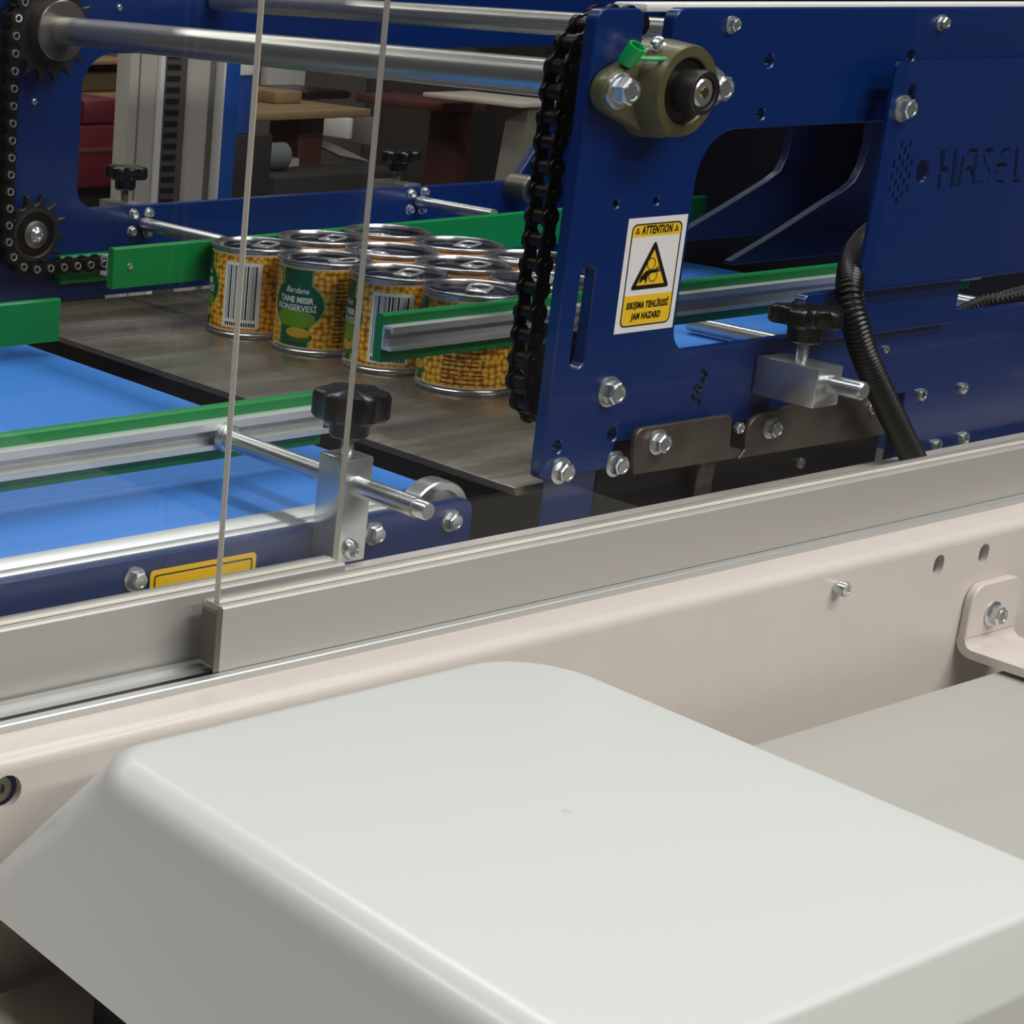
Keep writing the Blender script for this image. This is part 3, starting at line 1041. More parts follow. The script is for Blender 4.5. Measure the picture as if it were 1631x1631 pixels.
def gear_outline(cx, cz, n, rot=0.0):
    rp_ = PITCH / (2 * math.sin(PI / n))
    rr_ = 0.0051
    pts_ = []
    for k in range(n):
        a = 2 * PI * k / n + rot
        h = PI / n
        c_ = Vector((rp_ * math.cos(a), rp_ * math.sin(a)))
        for j in range(7):
            b_ = a + PI + (j - 3) / 3 * 1.15 * -1
            pts_.append((cx + c_.x + rr_ * math.cos(b_), cz + c_.y + rr_ * math.sin(b_)))
        tipr = rp_ + 0.0048
        pts_.append((cx + tipr * math.cos(a + h * 0.86), cz + tipr * math.sin(a + h * 0.86)))
        pts_.append((cx + tipr * math.cos(a + h * 1.14), cz + tipr * math.sin(a + h * 1.14)))
    return pts_, rp_


CYR = 1.486         # rear chain plane
CYN = 0.8475        # near chain plane
LX, LZ = 1.012, 0.0725


def sprocket(name, cx, cz, y, n, rot, label, hub_r, bore_fn):
    r = thing(name, (cx, y, cz - 0.05), label, 'sprocket', 'chain sprockets')
    pts_, rp_ = gear_outline(cx, cz, n, rot)
    mk('toothed_wheel', plate(pts_, [], y - 0.004, y + 0.004, 0.0012), 'gear_black', r, 30)
    bore_fn(r)
    return r


def hub_rear(r):
    mk('hub', lathe([(0.0128, -0.022), (0.0265, -0.022), (0.0275, -0.021), (0.0275, 0.0), (0.0128, 0.0)], (SHX, CYR, SHZ), (0, 1, 0), 40), 'hub_steel', r)


def hub_idler(r):
    mk('bearing_rim', lathe([(0.0260, -0.0042), (0.0260, -0.0062), (0.0225, -0.0068), (0.0212, -0.0058), (0.0205, -0.0030), (0.0205, 0), (0.026, 0)], (LX, CYR, LZ), (0, 1, 0), 44), 'gear_black', r)
    mk('bearing_seal', lathe([(0.0, -0.0044), (0.0207, -0.0044), (0.0207, 0), (0, 0)], (LX, CYR, LZ), (0, 1, 0), 36), 'black_rubber', r)
    w = mk('large_washer', lathe([(0, -0.0044), (0.0132, -0.0044), (0.0132, -0.0066), (0.0126, -0.007), (0, -0.007)], (LX, CYR, LZ), (0, 1, 0), 36), 'hub_steel', r)
    mk('button_screw', lathe([(0, -0.0100), (0.0028, -0.0100), (0.0032, -0.0122), (0.0045, -0.0118), (0.0066, -0.0102), (0.0078, -0.0085), (0.0078, -0.007), (0, -0.007)], (LX, CYR, LZ), (0, 1, 0), 30), 'zinc', r)


sprocket('sprocket', SHX, SHZ, CYR, 17, 0.25, 'toothed sprocket with grey steel hub at the far end of the drive shaft', 0.0275, hub_rear)
sprocket('idler_sprocket', LX, LZ, CYR, 13, 0.12, 'black idler sprocket with shiny button screw on the blue back plate', 0.0, hub_idler)


def hub_near(r):
    mk('hub', lathe([(0.0128, 0.016), (0.0265, 0.016), (0.0275, 0.015), (0.0275, -0.006), (0.0128, -0.006)], (SHX, CYN, SHZ), (0, 1, 0), 40), 'hub_steel', r)


def hub_near2(r):
    mk('hub', lathe([(0.0, 0.010), (0.020, 0.010), (0.021, 0.0), (0.021, -0.010), (0, -0.010)], (LX, CYN, LZ), (0, 1, 0), 32), 'gear_black', r)


sprocket('sprocket', SHX, SHZ, CYN, 17, 0.05, 'toothed sprocket on the drive shaft hidden by the blue side plate', 0.0275, hub_near)
sprocket('idler_sprocket', LX, LZ, CYN, 13, 0.3, 'lower idler sprocket inside the chain behind the blue side plate', 0.0, hub_near2)


def link_mesh(name, half, thick, pins):
    """figure-eight plates on both sides plus rollers or pins; local x along the chain, axis y"""
    R0, Wst = 0.0073, 0.0052
    pts_ = []
    h = PITCH / 2
    ang = math.asin(Wst / R0) if Wst < R0 else PI / 2
    for k in range(9):
        a = -PI + ang + (2 * PI - 2 * ang) * k / 8 if False else -(PI - ang) + 2 * (PI - ang) * k / 8
        pts_.append((h + R0 * math.cos(a), R0 * math.sin(a)))
    for k in range(9):
        a = ang + 2 * (PI - ang) * k / 8
        pts_.append((-h + R0 * math.cos(a), R0 * math.sin(a)))
    bms = []
    for s in (-1, 1):
        y0_ = s * half
        bms.append(prism([(x, y0_, z) for x, z in pts_], (0, s * thick, 0)))
    for s in (-1, 1):
        if pins:
            bms.append(lathe([(0, -half - thick - 0.0012), (0.0022, -half - thick - 0.0012), (0.0026, -half - thick), (0.0026, half + thick), (0.0022, half + thick + 0.0012), (0, half + thick + 0.0012)], (s * h, 0, 0), (0, 1, 0), 12))
        else:
            bms.append(lathe([(0, -half), (0.0051, -half), (0.0051, half), (0, half)], (s * h, 0, 0), (0, 1, 0), 16))
    return to_mesh(join(*bms), name, 'chain_black', 30)


ME_OUT = link_mesh('outer_link', 0.0068, 0.0016, True)
ME_IN = link_mesh('inner_link', 0.0050, 0.0016, False)
PINR = to_mesh(join(*[lathe([(0.0022, -0.0099), (0.0026, -0.0106), (0.0036, -0.0106), (0.0039, -0.0098), (0.0039, -0.0084), (0.0022, -0.0084)], (s * PITCH / 2, 0, 0), (0, 1, 0), 16, True) for s in (-1, 1)]), 'pin_rings', 'zinc')


def chain(name, y, pts, label, rings=False, start=0):
    """pts: polyline of (x, z); links laid along it at pitch"""
    P = [Vector((a, b)) for a, b in pts]
    pos = [P[0]]
    i = 0
    cur = P[0]
    while True:
        # next point at chord PITCH along polyline
        j = i
        found = None
        while j < len(P) - 1:
            A, B = P[j], P[j + 1]
            s0 = cur if j == i else A
            if (B - cur).length >= PITCH:
                # solve on segment
                lo, hi = 0.0, 1.0
                for _ in range(40):
                    mid = (lo + hi) / 2
                    if (s0.lerp(B, mid) - cur).length < PITCH:
                        lo = mid
                    else:
                        hi = mid
                found = s0.lerp(B, hi)
                break
            j += 1
        if found is None:
            break
        pos.append(found)
        cur = found
        i = j
        P[j] = found
    r = thing(name, (pos[0].x, y, min(p.y for p in pos)), label, 'chain', 'roller chains')
    for k, (A, B) in enumerate(zip(pos, pos[1:])):
        m_ = (A + B) / 2
        d = B - A
        ang = -math.atan2(d.y, d.x)
        odd = (k + start) % 2
        l = put('chain_link', ME_OUT if odd else ME_IN, r, (m_.x, y, m_.y), (0, ang, 0))
        if odd and rings:
            put_under('pin_rings', PINR, l)
    return r


R17 = PITCH / (2 * math.sin(PI / 17))
R13 = PITCH / (2 * math.sin(PI / 13))


def chain_path(far_x):
    pts_ = []
    for k in range(12):                                    # over the top sprocket, right to left
        a = PI * 0.33 + (PI - PI * 0.33) * k / 11
        pts_.append((SHX + R17 * math.cos(a), SHZ + R17 * math.sin(a)))
    for k in range(10):                                    # under the idler
        a = PI + (PI / 2) * k / 9
        pts_.append((LX + R13 * math.cos(a), LZ + R13 * math.sin(a)))
    pts_.append((far_x, LZ - R13))
    return pts_


chain('roller_chain', CYR, chain_path(1.42), 'black roller chain with shiny hollow pins on the blue back plate', True)
chain('roller_chain', CYN, chain_path(1.20), 'black roller chain hanging along the near blue side plate', False)

# ------------------------------------------------------------------ back plate
RYP = 1.510
outer = [(0.90, 0.0, 0), (2.6, 0.0, 0), (2.6, 0.46, 0), (0.90, 0.46, 0)]
rz0, rz1 = 0.0889, 0.2385
rbx = at(822, 281, 'y', RYP).x
rtx = at(868, 215, 'y', RYP)
cut = rpoly([(1.080, rz0, 0.022), (rbx, rz0, 0.0), (rtx.x, rtx.z, 0.0), (rtx.x + 0.06, rz1, 0.02), (1.080, rz1, 0.034)], 8)
bp_ = thing('back_plate', (1.5, RYP, 0.0), 'far blue steel plate with wide window cut-out behind the tins', 'plate')
rods_ = [circ(at(u, v, 'y', RYP).x, at(u, v, 'y', RYP).z - 0.002, 0.0072) for u, v in ((228, 353), (666, 318))]
mk('plate_sheet', plate([(a, b) for a, b, _ in outer], [cut] + rods_, RYP, RYP + 0.0095, 0.0009), 'blue_paint', bp_)
for u, v in ((216, 342), (241, 340), (213, 370), (238, 371), (659, 309), (680, 306), (656, 335), (676, 334)):
    p = at(u, v, 'y', RYP - 0.004)
    bolt(bp_, (p.x, RYP, p.z), 0.62, random.random())
for u, v in ((55, 162), (191, 12)):
    p = at(u, v, 'y', RYP - 0.001)
    put('button_screw', ME_BUTTON, bp_, (p.x, RYP, p.z), (0, 0, 0), (0.5, 0.5, 0.5))
p = at(838, 300, 'y', RYP - 0.02)
mk('spacer_collar', lathe([(0.006, -0.030), (0.014, -0.030), (0.0155, -0.028), (0.0155, 0), (0.006, 0)], (p.x, RYP, p.z), (0, 1, 0), 24), 'hub_steel', bp_)


def rear_clamp(u, v, zk, label, ku, kv, lob):
    s = at(u, v, 'y', RYP)
    r = thing('rod_clamp', (s.x, RYP + 0.03, s.z - 0.01), label, 'clamp')
    yg = 1.384 if s.x < 1.4 else 1.400
    mk('guide_rod', lathe([(0, 0), (0.0064, 0), (0.0064, RYP - yg + 0.02), (0, RYP - yg + 0.02)], (s.x, yg, s.z - 0.002), (0, 1, 0), 20), 'zinc', r)
    mk('clamp_block', box(s.x - 0.012, s.x + 0.012, RYP + 0.0098, RYP + 0.060, s.z - 0.016, s.z + 0.016, 0.001), 'zinc', r)
    k = at(ku, kv, 'y', RYP + 0.040)
    mk('clamp_stem', stem_bm(k.x, k.y, s.z + 0.0162, k.z + 0.004, 0.0040), 'hub_steel', r)
    mk('star_knob', knob_bm(k.x, k.y, k.z, R=0.0235, lobes=lob, hh=0.0125, hub=0.0105, hubh=0.0115, depth=0.36, rot=0.5), 'black_plastic', r, 30)


rear_clamp(228, 353, 0, 'clamp with four-lobed black knob in front of the beige column', 199, 302, 4)
rear_clamp(666, 318, 0, 'clamp with flat black knob in front of the dark wall', 634, 274, 5)

# ------------------------------------------------------------------ outfeed: belt, lane plates, roller bar
ob = thing('outfeed_conveyor', (2.0, 1.15, -0.06), 'blue outfeed belt beyond the steel transfer plate', 'conveyor')
mk('belt', prism([(x, 0.86, z) for x, z in ((1.452, -0.022), (1.446, -0.012), (1.450, -0.003), (1.458, 0.0), (1.87, 0.0), (1.87, -0.045), (1.458, -0.045))], (0, 0.60, 0)), 'blue_belt', ob, 40)
rb = at(1165, 529, 'x', 1.52)
o = mk('support_rod', lathe([(0, 0), (0.0072, 0), (0.0072, 0.12), (0, 0.12)], (rb.x, rb.y - 0.075, rb.z), (0, 1, 0), 20), 'zinc')
tagit(o, 'short bright rod above the outfeed belt under the guide rail', 'rod')
rb2 = at(1548, 484, 'x', 1.66)
o = mk('support_rod', lathe([(0, 0), (0.0072, 0), (0.0072, 0.14), (0, 0.14)], (rb2.x, rb2.y - 0.05, rb2.z), (0, 1, 0), 20), 'zinc')
tagit(o, 'short bright rod beside the blue bracket foot', 'rod')


def lane(y, pts, label):
    P = [xz(u, v, y) for u, v in pts]
    zlow = P[0][1] - 0.004
    poly = [(a, b, 0) for a, b in P] + [(P[-1][0] + 0.0, 0.42, 0), (P[-1][0] + 0.9, 0.42, 0), (P[-1][0] + 0.9, zlow, 0), (P[0][0], zlow, 0)]
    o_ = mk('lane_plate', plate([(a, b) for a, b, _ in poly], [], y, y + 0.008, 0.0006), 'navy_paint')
    tagit(o_, label, 'plate')


lane(1.12, [(1165, 416), (1240, 371), (1310, 325), (1345, 303), (1362, 288), (1374, 265), (1383, 235), (1388, 205)], 'dark blue lane plate with slanted edge, the nearer of two')
lane(1.20, [(1070, 380), (1150, 333), (1225, 287), (1243, 272), (1253, 252), (1260, 225), (1262, 205)], 'dark blue lane plate with slanted edge, behind the other one')
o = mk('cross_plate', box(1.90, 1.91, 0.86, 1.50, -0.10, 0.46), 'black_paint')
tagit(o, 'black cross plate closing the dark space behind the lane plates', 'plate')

# ------------------------------------------------------------------ bracket cover with the cut-out name
HY = 0.792
hb = thing('bracket_cover', (1.35, 0.80, 0.09), 'blue bent bracket cover with HASEL cut out, hung on one hex bolt', 'cover')
hq = lambda u, v: xz(u, v, HY)
hx0 = (hq(1428, 106)[0] + hq(1368, 458)[0]) / 2
hz1 = hq(1445, 98)[1]
hz0 = hq(1368, 461)[1]
hx1 = hq(1614, 430)[0] + 0.06
name_holes = []
# logo comb of short slits
cx_, cz_ = hq(1440, 275)
for i, (dx, n_) in enumerate(((-0.0135, 3), (-0.0085, 5), (-0.0035, 5), (0.0015, 5), (0.0065, 3))):
    for k in range(n_):
        dz = (k - (n_ - 1) / 2) * 0.0088 + (0.0022 if i % 2 else -0.0022)
        name_holes.append([(cx_ + dx + a, cz_ + dz + b_) for a, b_ in ((-.0011, -.0030), (.0011, -.0022), (.0011, .0030), (-.0011, .0022))])
ox, oz = hq(1470, 272)
name_holes.append([(ox + 0.0075 * math.cos(2 * PI * k / 20), oz + 0.0088 * math.sin(2 * PI * k / 20)) for k in range(20)])


def glyph(quads):
    for qd in quads:
        name_holes.append([hq(1400 + x / 7.06, 180 + y / 7.06) for x, y in qd])


glyph([[(700, 425), (755, 415), (728, 590), (680, 598)], [(695, 600), (790, 592), (783, 655), (685, 668)], [(850, 410), (905, 400), (855, 830), (800, 840)], [(675, 690), (700, 685), (690, 850), (645, 860)]])
glyph([[(975, 460), (1030, 400), (1100, 395), (1110, 440), (1040, 440), (990, 480)], [(930, 480), (968, 475), (915, 830), (870, 838)], [(985, 600), (1070, 592), (1066, 640), (980, 650)], [(1085, 465), (1120, 455), (1075, 800), (1035, 808)]])
glyph([[(1205, 395), (1290, 380), (1280, 435), (1190, 450)], [(1172, 470), (1190, 466), (1195, 545), (1255, 650), (1245, 690), (1180, 560)], [(1255, 700), (1225, 770), (1110, 800), (1115, 770), (1190, 755)]])
glyph([[(1470, 378), (1468, 425), (1400, 450), (1355, 510), (1345, 480), (1390, 405)], [(1325, 565), (1440, 558), (1432, 600), (1318, 628)], [(1312, 645), (1330, 640), (1325, 740), (1400, 760), (1398, 790), (1330, 775)]])
glyph([[(1540, 390), (1575, 384), (1545, 720), (1505, 728)], [(1505, 742), (1590, 735), (1585, 778), (1505, 788)]])
bo = hq(1452, 150)
name_holes.append(slot(bo[0], bo[1] - 0.012, bo[1] + 0.008, 0.0042))
mk('cover_sheet', plate(rpoly([(hx0, hz0, 0), (hx1, hz0, 0), (hx1, hz1, 0.005), (hx0, hz1, 0.005)]), name_holes, HY, HY + 0.0025, 0.0), 'blue_paint', hb)
mk('bottom_return', box(hx0 + 0.0005, hx1, HY + 0.0005, PF - 0.0006, hz0 - 0.0024, hz0, 0.0005), 'blue_paint', hb)
p = at(1450, 174, 'y', HY - 0.006)
bolt(hb, (p.x, HY, p.z), 0.98, 0.1)
f0 = at(1284, 455, 'y', 0.803)
f1 = at(1527, 470, 'y', 0.803)
ft = at(1310, 444, 'y', 0.803)
mk('foot_plate', plate(rpoly([(f0.x, CZ0 - 0.004, 0), (f1.x, CZ0 - 0.004, 0), (f1.x, hz0 - 0.0026, 0), (f0.x + 0.03, hz0 - 0.0026, 0), (f0.x, min(ft.z, hz0 - 0.003), 0.006)]), [], 0.803, PF - 0.0004, 0.0006), 'blue_paint', hb)

# ------------------------------------------------------------------ raw steel joint strips under the plate
SY = 0.8005
def strip_plate(pts, label, bolts, m='raw_steel'):
    P = [(*xz(u, v, SY), r) for u, v, r in pts]
    r = thing('joint_strip', (P[0][0], SY, min(q[1] for q in P)), label, 'bracket')
    mk('strip_sheet', plate(rpoly(P), [], SY, SY + 0.004, 0.0007), m, r)
    for u, v, s in bolts:
        p_ = at(u, v, 'y', SY - 0.006 * s)
        bolt(r, (p_.x, SY, p_.z), s, random.random())
    return r


j1 = strip_plate([(1010, 757, 0), (1011, 684, .008), (1168, 660, .006), (1163, 712, 0.004), (1184, 716, .002), (1172, 731, 0)], 'worn steel joint strip with rounded corner, nearest the lowest blue bolts', [(1058, 707, 0.95)])
p = at(1178, 682, 'y', SY - 0.001)
j2 = strip_plate([(1176, 731, 0), (1188, 714, .003), (1187, 668, .014), (1262, 645, .02), (1420, 625, .004), (1425, 690, 0)], 'brown steel joint strip below the lying clamp block', [(1237, 684, 0.85), (1397, 650, .6)])
put('small_nut', ME_HEX, j2, (p.x, SY + 0.002, p.z), (0, 0.3, 0), (0.6, 0.6, 0.6))
# black box behind the strips, painting in the shade of an open cavity
o = mk('cavity_backing', box(1.036, 1.355, 0.8222, 0.8290, -0.14, 0.040, 0.001), 'black_paint')
tagit(o, 'black backing painted in for the dark cavity below the steel strips', 'channel')
p0 = at(1125, 748, 'y', 0.812)
o = mk('hanger_strip', join(box(p0.x - 0.009, p0.x + 0.009, 0.8120, 0.8145, -0.12, p0.z + 0.010, 0.0006), lathe([(0, -0.002), (0.003, -0.002), (0.003, 0), (0, 0)], (p0.x - 0.007, 0.812, p0.z + 0.004), (0, 1, 0), 12)), 'raw_steel')
tagit(o, 'narrow steel hanger strip going down below the joint strip', 'strip')
p1 = at(1273, 737, 'y', 0.8225)
put('rivet', ME_BUTTON, bpy.data.objects['cavity_backing'], (p1.x, 0.8225, p1.z), (0, 0, 0), (0.7, 0.7, 0.7))

# ------------------------------------------------------------------ corrugated hoses
def hose(name, pts, R, label, pitch=0.0033, ys=None):
    P = smooth_path(pts, 24)
    # resample
    out = [P[0]]
    acc = 0
    step = pitch / 4
    for a, b_ in zip(P, P[1:]):
        L = (b_ - a).length
        while acc + L >= step:
            t_ = (step - acc) / L
            a = a.lerp(b_, t_)
            out.append(a)
            L = (b_ - a).length
            acc = 0
        acc += L
    rad = [R if (k % 4) in (0, 1) else R * 0.80 for k in range(len(out))]
    o_ = mk(name, tube(out, rad, 20), 'black_rubber', sharp=80)
    tagit(o_, label, 'hose')
    return o_


hose('corrugated_hose', [at(1420, 350, 'y', 0.90), at(1388, 372, 'y', 0.862), at(1364, 400, 'y', 0.828), at(1354, 440, 'y', 0.800), at(1356, 485, 'y', 0.786), at(1375, 560, 'y', 0.780), at(1410, 640, 'y', 0.780), at(1452, 725, 'y', 0.782), at(1500, 820, 'y', 0.785)], 0.0092, 'black corrugated cable hose hanging in front of the blue plate')
hose('corrugated_hose', [at(1500, 520, 'y', 0.86), at(1560, 488, 'y', 0.85), at(1600, 478, 'y', 0.84), at(1660, 462, 'y', 0.83)], 0.008, 'black hose end disappearing behind the blue bracket foot')

# ------------------------------------------------------------------ tins of sweetcorn
CR, CH = 0.0407, 0.0815
def cyl_patch(a0, a1, z0, z1, R, n=16, m_=1):
    bm_ = bmesh.new()
    V = [[bm_.verts.new((R * math.cos(a0 + (a1 - a0) * i / n), R * math.sin(a0 + (a1 - a0) * i / n), z0 + (z1 - z0) * j / m_)) for i in range(n + 1)] for j in range(m_ + 1)]
    for j in range(m_):
        for i in range(n):
            bm_.faces.new((V[j][i], V[j][i + 1], V[j + 1][i + 1], V[j + 1][i]))
    return bm_


def wrap(bm_, a_mid, z_mid, R):
    # letters read left to right for a viewer outside: angle grows with x
    for v in bm_.verts:
        a = a_mid + v.co.x / R
        z = z_mid + v.co.y
        v.co = (R * math.cos(a), R * math.sin(a), z)
    return bm_


def panel_shape(half, z0, z1, R, grow=0.0, n=40, m_=14):
    """green vase shaped label panel; half(z) angular half width"""
    bm_ = bmesh.new()
    V = []
    for j in range(n + 1):
        z = z0 + (z1 - z0) * j / n
        h = half((z - z0) / (z1 - z0)) + grow
        V.append([bm_.verts.new((R * math.cos(h * (2 * i / m_ - 1)), R * math.sin(h * (2 * i / m_ - 1)), z)) for i in range(m_ + 1)])
    for A, B in zip(V, V[1:]):
        for i in range(m_):
            bm_.faces.new((A[i], A[i + 1], B[i + 1], B[i]))
    return bm_


def half_w(t):
    base = 0.36
    if t < 0.28 or t > 0.80:
        return base
    s = (t - 0.28) / 0.52
    return base + 0.30 * math.sin(PI * s) ** 0.7


def rotz(bm_, a):
    bmesh.ops.rotate(bm_, cent=(0, 0, 0), matrix=Matrix.Rotation(a, 3, 'Z'), verts=bm_.verts[:])
    return bm_


# tin parts in local coordinates, axis z, base at z = 0; angle 0 is the middle of the green panel
prof = [(0, 0.0022), (CR - 0.0045, 0.0022), (CR - 0.0032, 0.0), (CR - 0.0008, 0.0), (CR + 0.0002, 0.0012), (CR + 0.0002, 0.0028), (CR - 0.0010, 0.0038), (CR - 0.0012, 0.0050), (CR - 0.0012, CH - 0.0052), (CR - 0.0012, CH - 0.0042), (CR - 0.0004, CH - 0.0036), (CR + 0.0002, CH - 0.0030), (CR + 0.0002, CH - 0.0008), (CR - 0.0006, CH), (CR - 0.0018, CH), (CR - 0.0026, CH - 0.0008), (CR - 0.0032, CH - 0.0040)]
ME_CAN = to_mesh(lathe(prof, (0, 0, 0), (0, 0, 1), 64), 'tin_body', 'tin', 50)
lidp = [(CR - 0.0031, CH - 0.0040), (CR - 0.0038, CH - 0.0068), (CR - 0.0056, CH - 0.0070), (CR - 0.0066, CH - 0.0060), (0.0285, CH - 0.0058), (0.0270, CH - 0.0048), (0.0255, CH - 0.0048), (0.0240, CH - 0.0058), (0.0, CH - 0.0056)]
ME_LID = to_mesh(lathe(lidp, (0, 0, 0), (0, 0, 1), 64), 'lid', 'tin_lid', 60)
# label sheet with uv
lb = bmesh.new()
LR = CR - 0.00085
n = 72
zs = [0.0052, 0.0066, CH - 0.0068, CH - 0.0050]
V = [[lb.verts.new((LR * math.cos(2 * PI * i / n), LR * math.sin(2 * PI * i / n), z)) for i in range(n)] for z in zs]
ul = lb.loops.layers.uv.new('UVMap')
for j in range(3):
    for i in range(n):
        f = lb.faces.new((V[j][i], V[j][(i + 1) % n], V[j + 1][(i + 1) % n], V[j + 1][i]))
        f.material_index = 0 if j == 1 else 1
        for lp, (ii, jj) in zip(f.loops, ((i, j), (i + 1, j), (i + 1, j + 1), (i, j + 1))):
            lp[ul].uv = (ii / n, (zs[jj] - zs[0]) / (zs[-1] - zs[0]))
ME_LABEL = to_mesh(lb, 'paper_label', None, 60, ['corn_print', 'label_edge'])
PZ0, PZ1 = 0.0070, CH - 0.0072
both = lambda f: join(f(), rotz(f(), PI))
ME_RIM = to_mesh(both(lambda: panel_shape(half_w, PZ0, PZ1, LR + 0.00010, 0.035)), 'panel_rim', 'label_rim', 60)
ME_GREEN = to_mesh(both(lambda: panel_shape(half_w, PZ0, PZ1, LR + 0.00018, 0.0)), 'green_panel', 'label_green', 60)
ME_LIME = to_mesh(both(lambda: panel_shape(lambda t: 0.50 * math.sqrt(max(0, 1 - (2 * t - 1) ** 2)) + 0.002, 0.0225, 0.0400, LR + 0.00024, 0, 16)), 'lime_glow', 'label_lime', 60)
ME_COB = to_mesh(both(lambda: rotz(panel_shape(lambda t: 0.30 * math.sqrt(max(0, 1 - (2 * t - 1) ** 2)) + 0.002, 0.0145, 0.0235, LR + 0.00034, 0, 16), 0.12)), 'corn_cob', 'cob_yellow', 60)
ME_HUSK = to_mesh(both(lambda: rotz(panel_shape(lambda t: 0.30 * math.sqrt(max(0, 1 - (2 * t - 1) ** 2)) + 0.002, 0.0105, 0.0205, LR + 0.00030, 0, 16), 0.16)), 'husk', 'husk_green', 60)


def words():
    return join(wrap(text2d('Bardane', 0.0072, 0.3, 0.0001), 0.02, 0.0560, LR + 0.0004),
                wrap(text2d('TANE MISIR', 0.0072, 0, 0.00025, squeeze=0.92), 0.0, 0.0475, LR + 0.0004),
                wrap(text2d('KONSERVES\u0130', 0.0072, 0, 0.00012, squeeze=0.98), 0.0, 0.0405, LR + 0.0004))


ME_WORDS = to_mesh(both(words), 'lettering', 'print_white', 60)
BA = math.radians(255)
ME_BCARD = to_mesh(join(cyl_patch(BA - 0.44, BA + 0.44, 0.0090, CH - 0.0125, LR + 0.00012), cyl_patch(math.radians(138), math.radians(146), 0.009, CH - 0.011, LR + 0.00012, 4)), 'barcode_card', 'print_white', 60)
rnd = random.Random(3)
bars = []
a = BA - 0.37
while a < BA + 0.36:
    w_ = rnd.choice((0.012, 0.012, 0.024, 0.036))
    bars.append(cyl_patch(a, min(a + w_, BA + 0.38), 0.0170, CH - 0.0155, LR + 0.0002, 2))
    a += w_ + rnd.choice((0.012, 0.018, 0.03))
for k in range(13):
    aa = BA - 0.36 + k * 0.056
    bars.append(cyl_patch(aa, aa + 0.036, 0.0108, 0.0142, LR + 0.0002, 2))
ME_BARS = to_mesh(join(*bars), 'barcode', 'print_black', 60)
ing = []
for k in range(17):
    z = CH - 0.0150 - k * 0.0036
    a = math.radians(52)
    while a < math.radians(100):
        w_ = rnd.uniform(0.08, 0.3)
        ing.append(cyl_patch(a, min(a + w_, math.radians(101)), z, z + 0.0011, LR + 0.0002, 3))
        a += w_ + rnd.uniform(0.02, 0.08)
ME_ING = to_mesh(join(*ing), 'ingredient_lines', 'print_brown', 60)
# pull tab: loop ring lying on the lid
tabo = rpoly([(-0.006, -0.0075, .004), (0.018, -0.0095, .006), (0.018, 0.0095, .006), (-0.006, 0.0075, .004)])
tabi = rpoly([(0.004, -0.0055, .003), (0.0150, -0.0065, .004), (0.0150, 0.0065, .004), (0.004, 0.0055, .003)])
tbm = plate(tabo, [tabi], -0.0007, 0.0007, 0.0003)
for v in tbm.verts:
    x, y, z = v.co
    v.co = (x * 1.1 + 0.010, z * 1.15, CH - 0.0042 - y + max(0, x) * 0.13)
tbm = join(tbm, lathe([(0, CH - 0.0036), (0.003, CH - 0.0036), (0.003, CH - 0.0012), (0.0022, CH - 0.0006), (0, CH - 0.0006)], (0.0085, 0, -0.002), (0, 0, 1), 14))
ME_TAB = to_mesh(tbm, 'pull_tab', 'tab_tin', 40)

grid = [((1.1415, 1.3110), 'c'), ((1.1490, 1.2280), 'g'), ((1.1560, 1.1455), 'b'), ((1.1590, 1.0625), 'i'),
        ((1.2270, 1.3180), ''), ((1.2360, 1.2360), ''), ((1.2415, 1.1540), ''), ((1.2430, 1.0690), ''),
        ((1.3150, 1.3225), ''), ((1.3220, 1.2375), ''), ((1.3260, 1.1530), ''), ((1.3270, 1.0690), '')]
face_ang = {'c': 270, 'g': 34, 'b': 258, 'i': 80, '': 120}
tabrot = [20, -30, 15, 30, 10, 160, 5, 40, 190, 15, 150, 60]
can_labels = ['corn tin with barcode at the free end of the row, against the far green rail', 'corn tin showing its green label panel in the front row',
              'corn tin with barcode, half hidden by the end of the near green rail', 'corn tin behind the near green rail beside the black chain']
for i, ((x, y), k) in enumerate(grid):
    lab = can_labels[i] if i < 4 else '%s tin counted from the far green rail in the %s row of tins' % (('first', 'second', 'third', 'fourth')[i % 4], 'middle' if i < 8 else 'rearmost')
    r = thing('corn_tin', (x, y, 0.0002), lab, 'tin', 'sweetcorn tins on the transfer plate')
    to_cam = math.atan2(-y, -x)
    r.rotation_euler.z = to_cam - math.radians(face_ang[k])
    put('tin_body', ME_CAN, r, (x, y, 0.0002))
    lid = put('lid', ME_LID, r, (x, y, 0.0002))
    tb2 = put_under('pull_tab', ME_TAB, lid)
    tb2.rotation_euler.z = math.radians(tabrot[i]) - r.rotation_euler.z
    lab_o = put('paper_label', ME_LABEL, r, (x, y, 0.0002))
    if i < 4:
        for nm, me in (('panel_rim', ME_RIM), ('green_panel', ME_GREEN), ('lime_glow', ME_LIME), ('husk', ME_HUSK), ('corn_cob', ME_COB), ('lettering', ME_WORDS), ('barcode_card', ME_BCARD), ('barcode', ME_BARS), ('ingredient_lines', ME_ING)):
            put_under(nm, me, lab_o)

# ------------------------------------------------------------------ workshop seen through the back window
def rect(u0, v0, u1, v1, Y, depth, m, name, label=None, cat=None, parent=None, bev=0.004):
    a_, b_ = at(u0, v0, 'y', Y), at(u1, v1, 'y', Y)
    a_.x = at(u0, v0, 'y', Y + depth).x
    bm_ = box(a_.x, b_.x, Y, Y + depth, b_.z, a_.z, bev)
    o_ = mk(name, bm_, m, parent)
    if label:
        tagit(o_, label, cat)
    return o_


def low(u, v, Y):
    return at(u, v, 'y', Y)


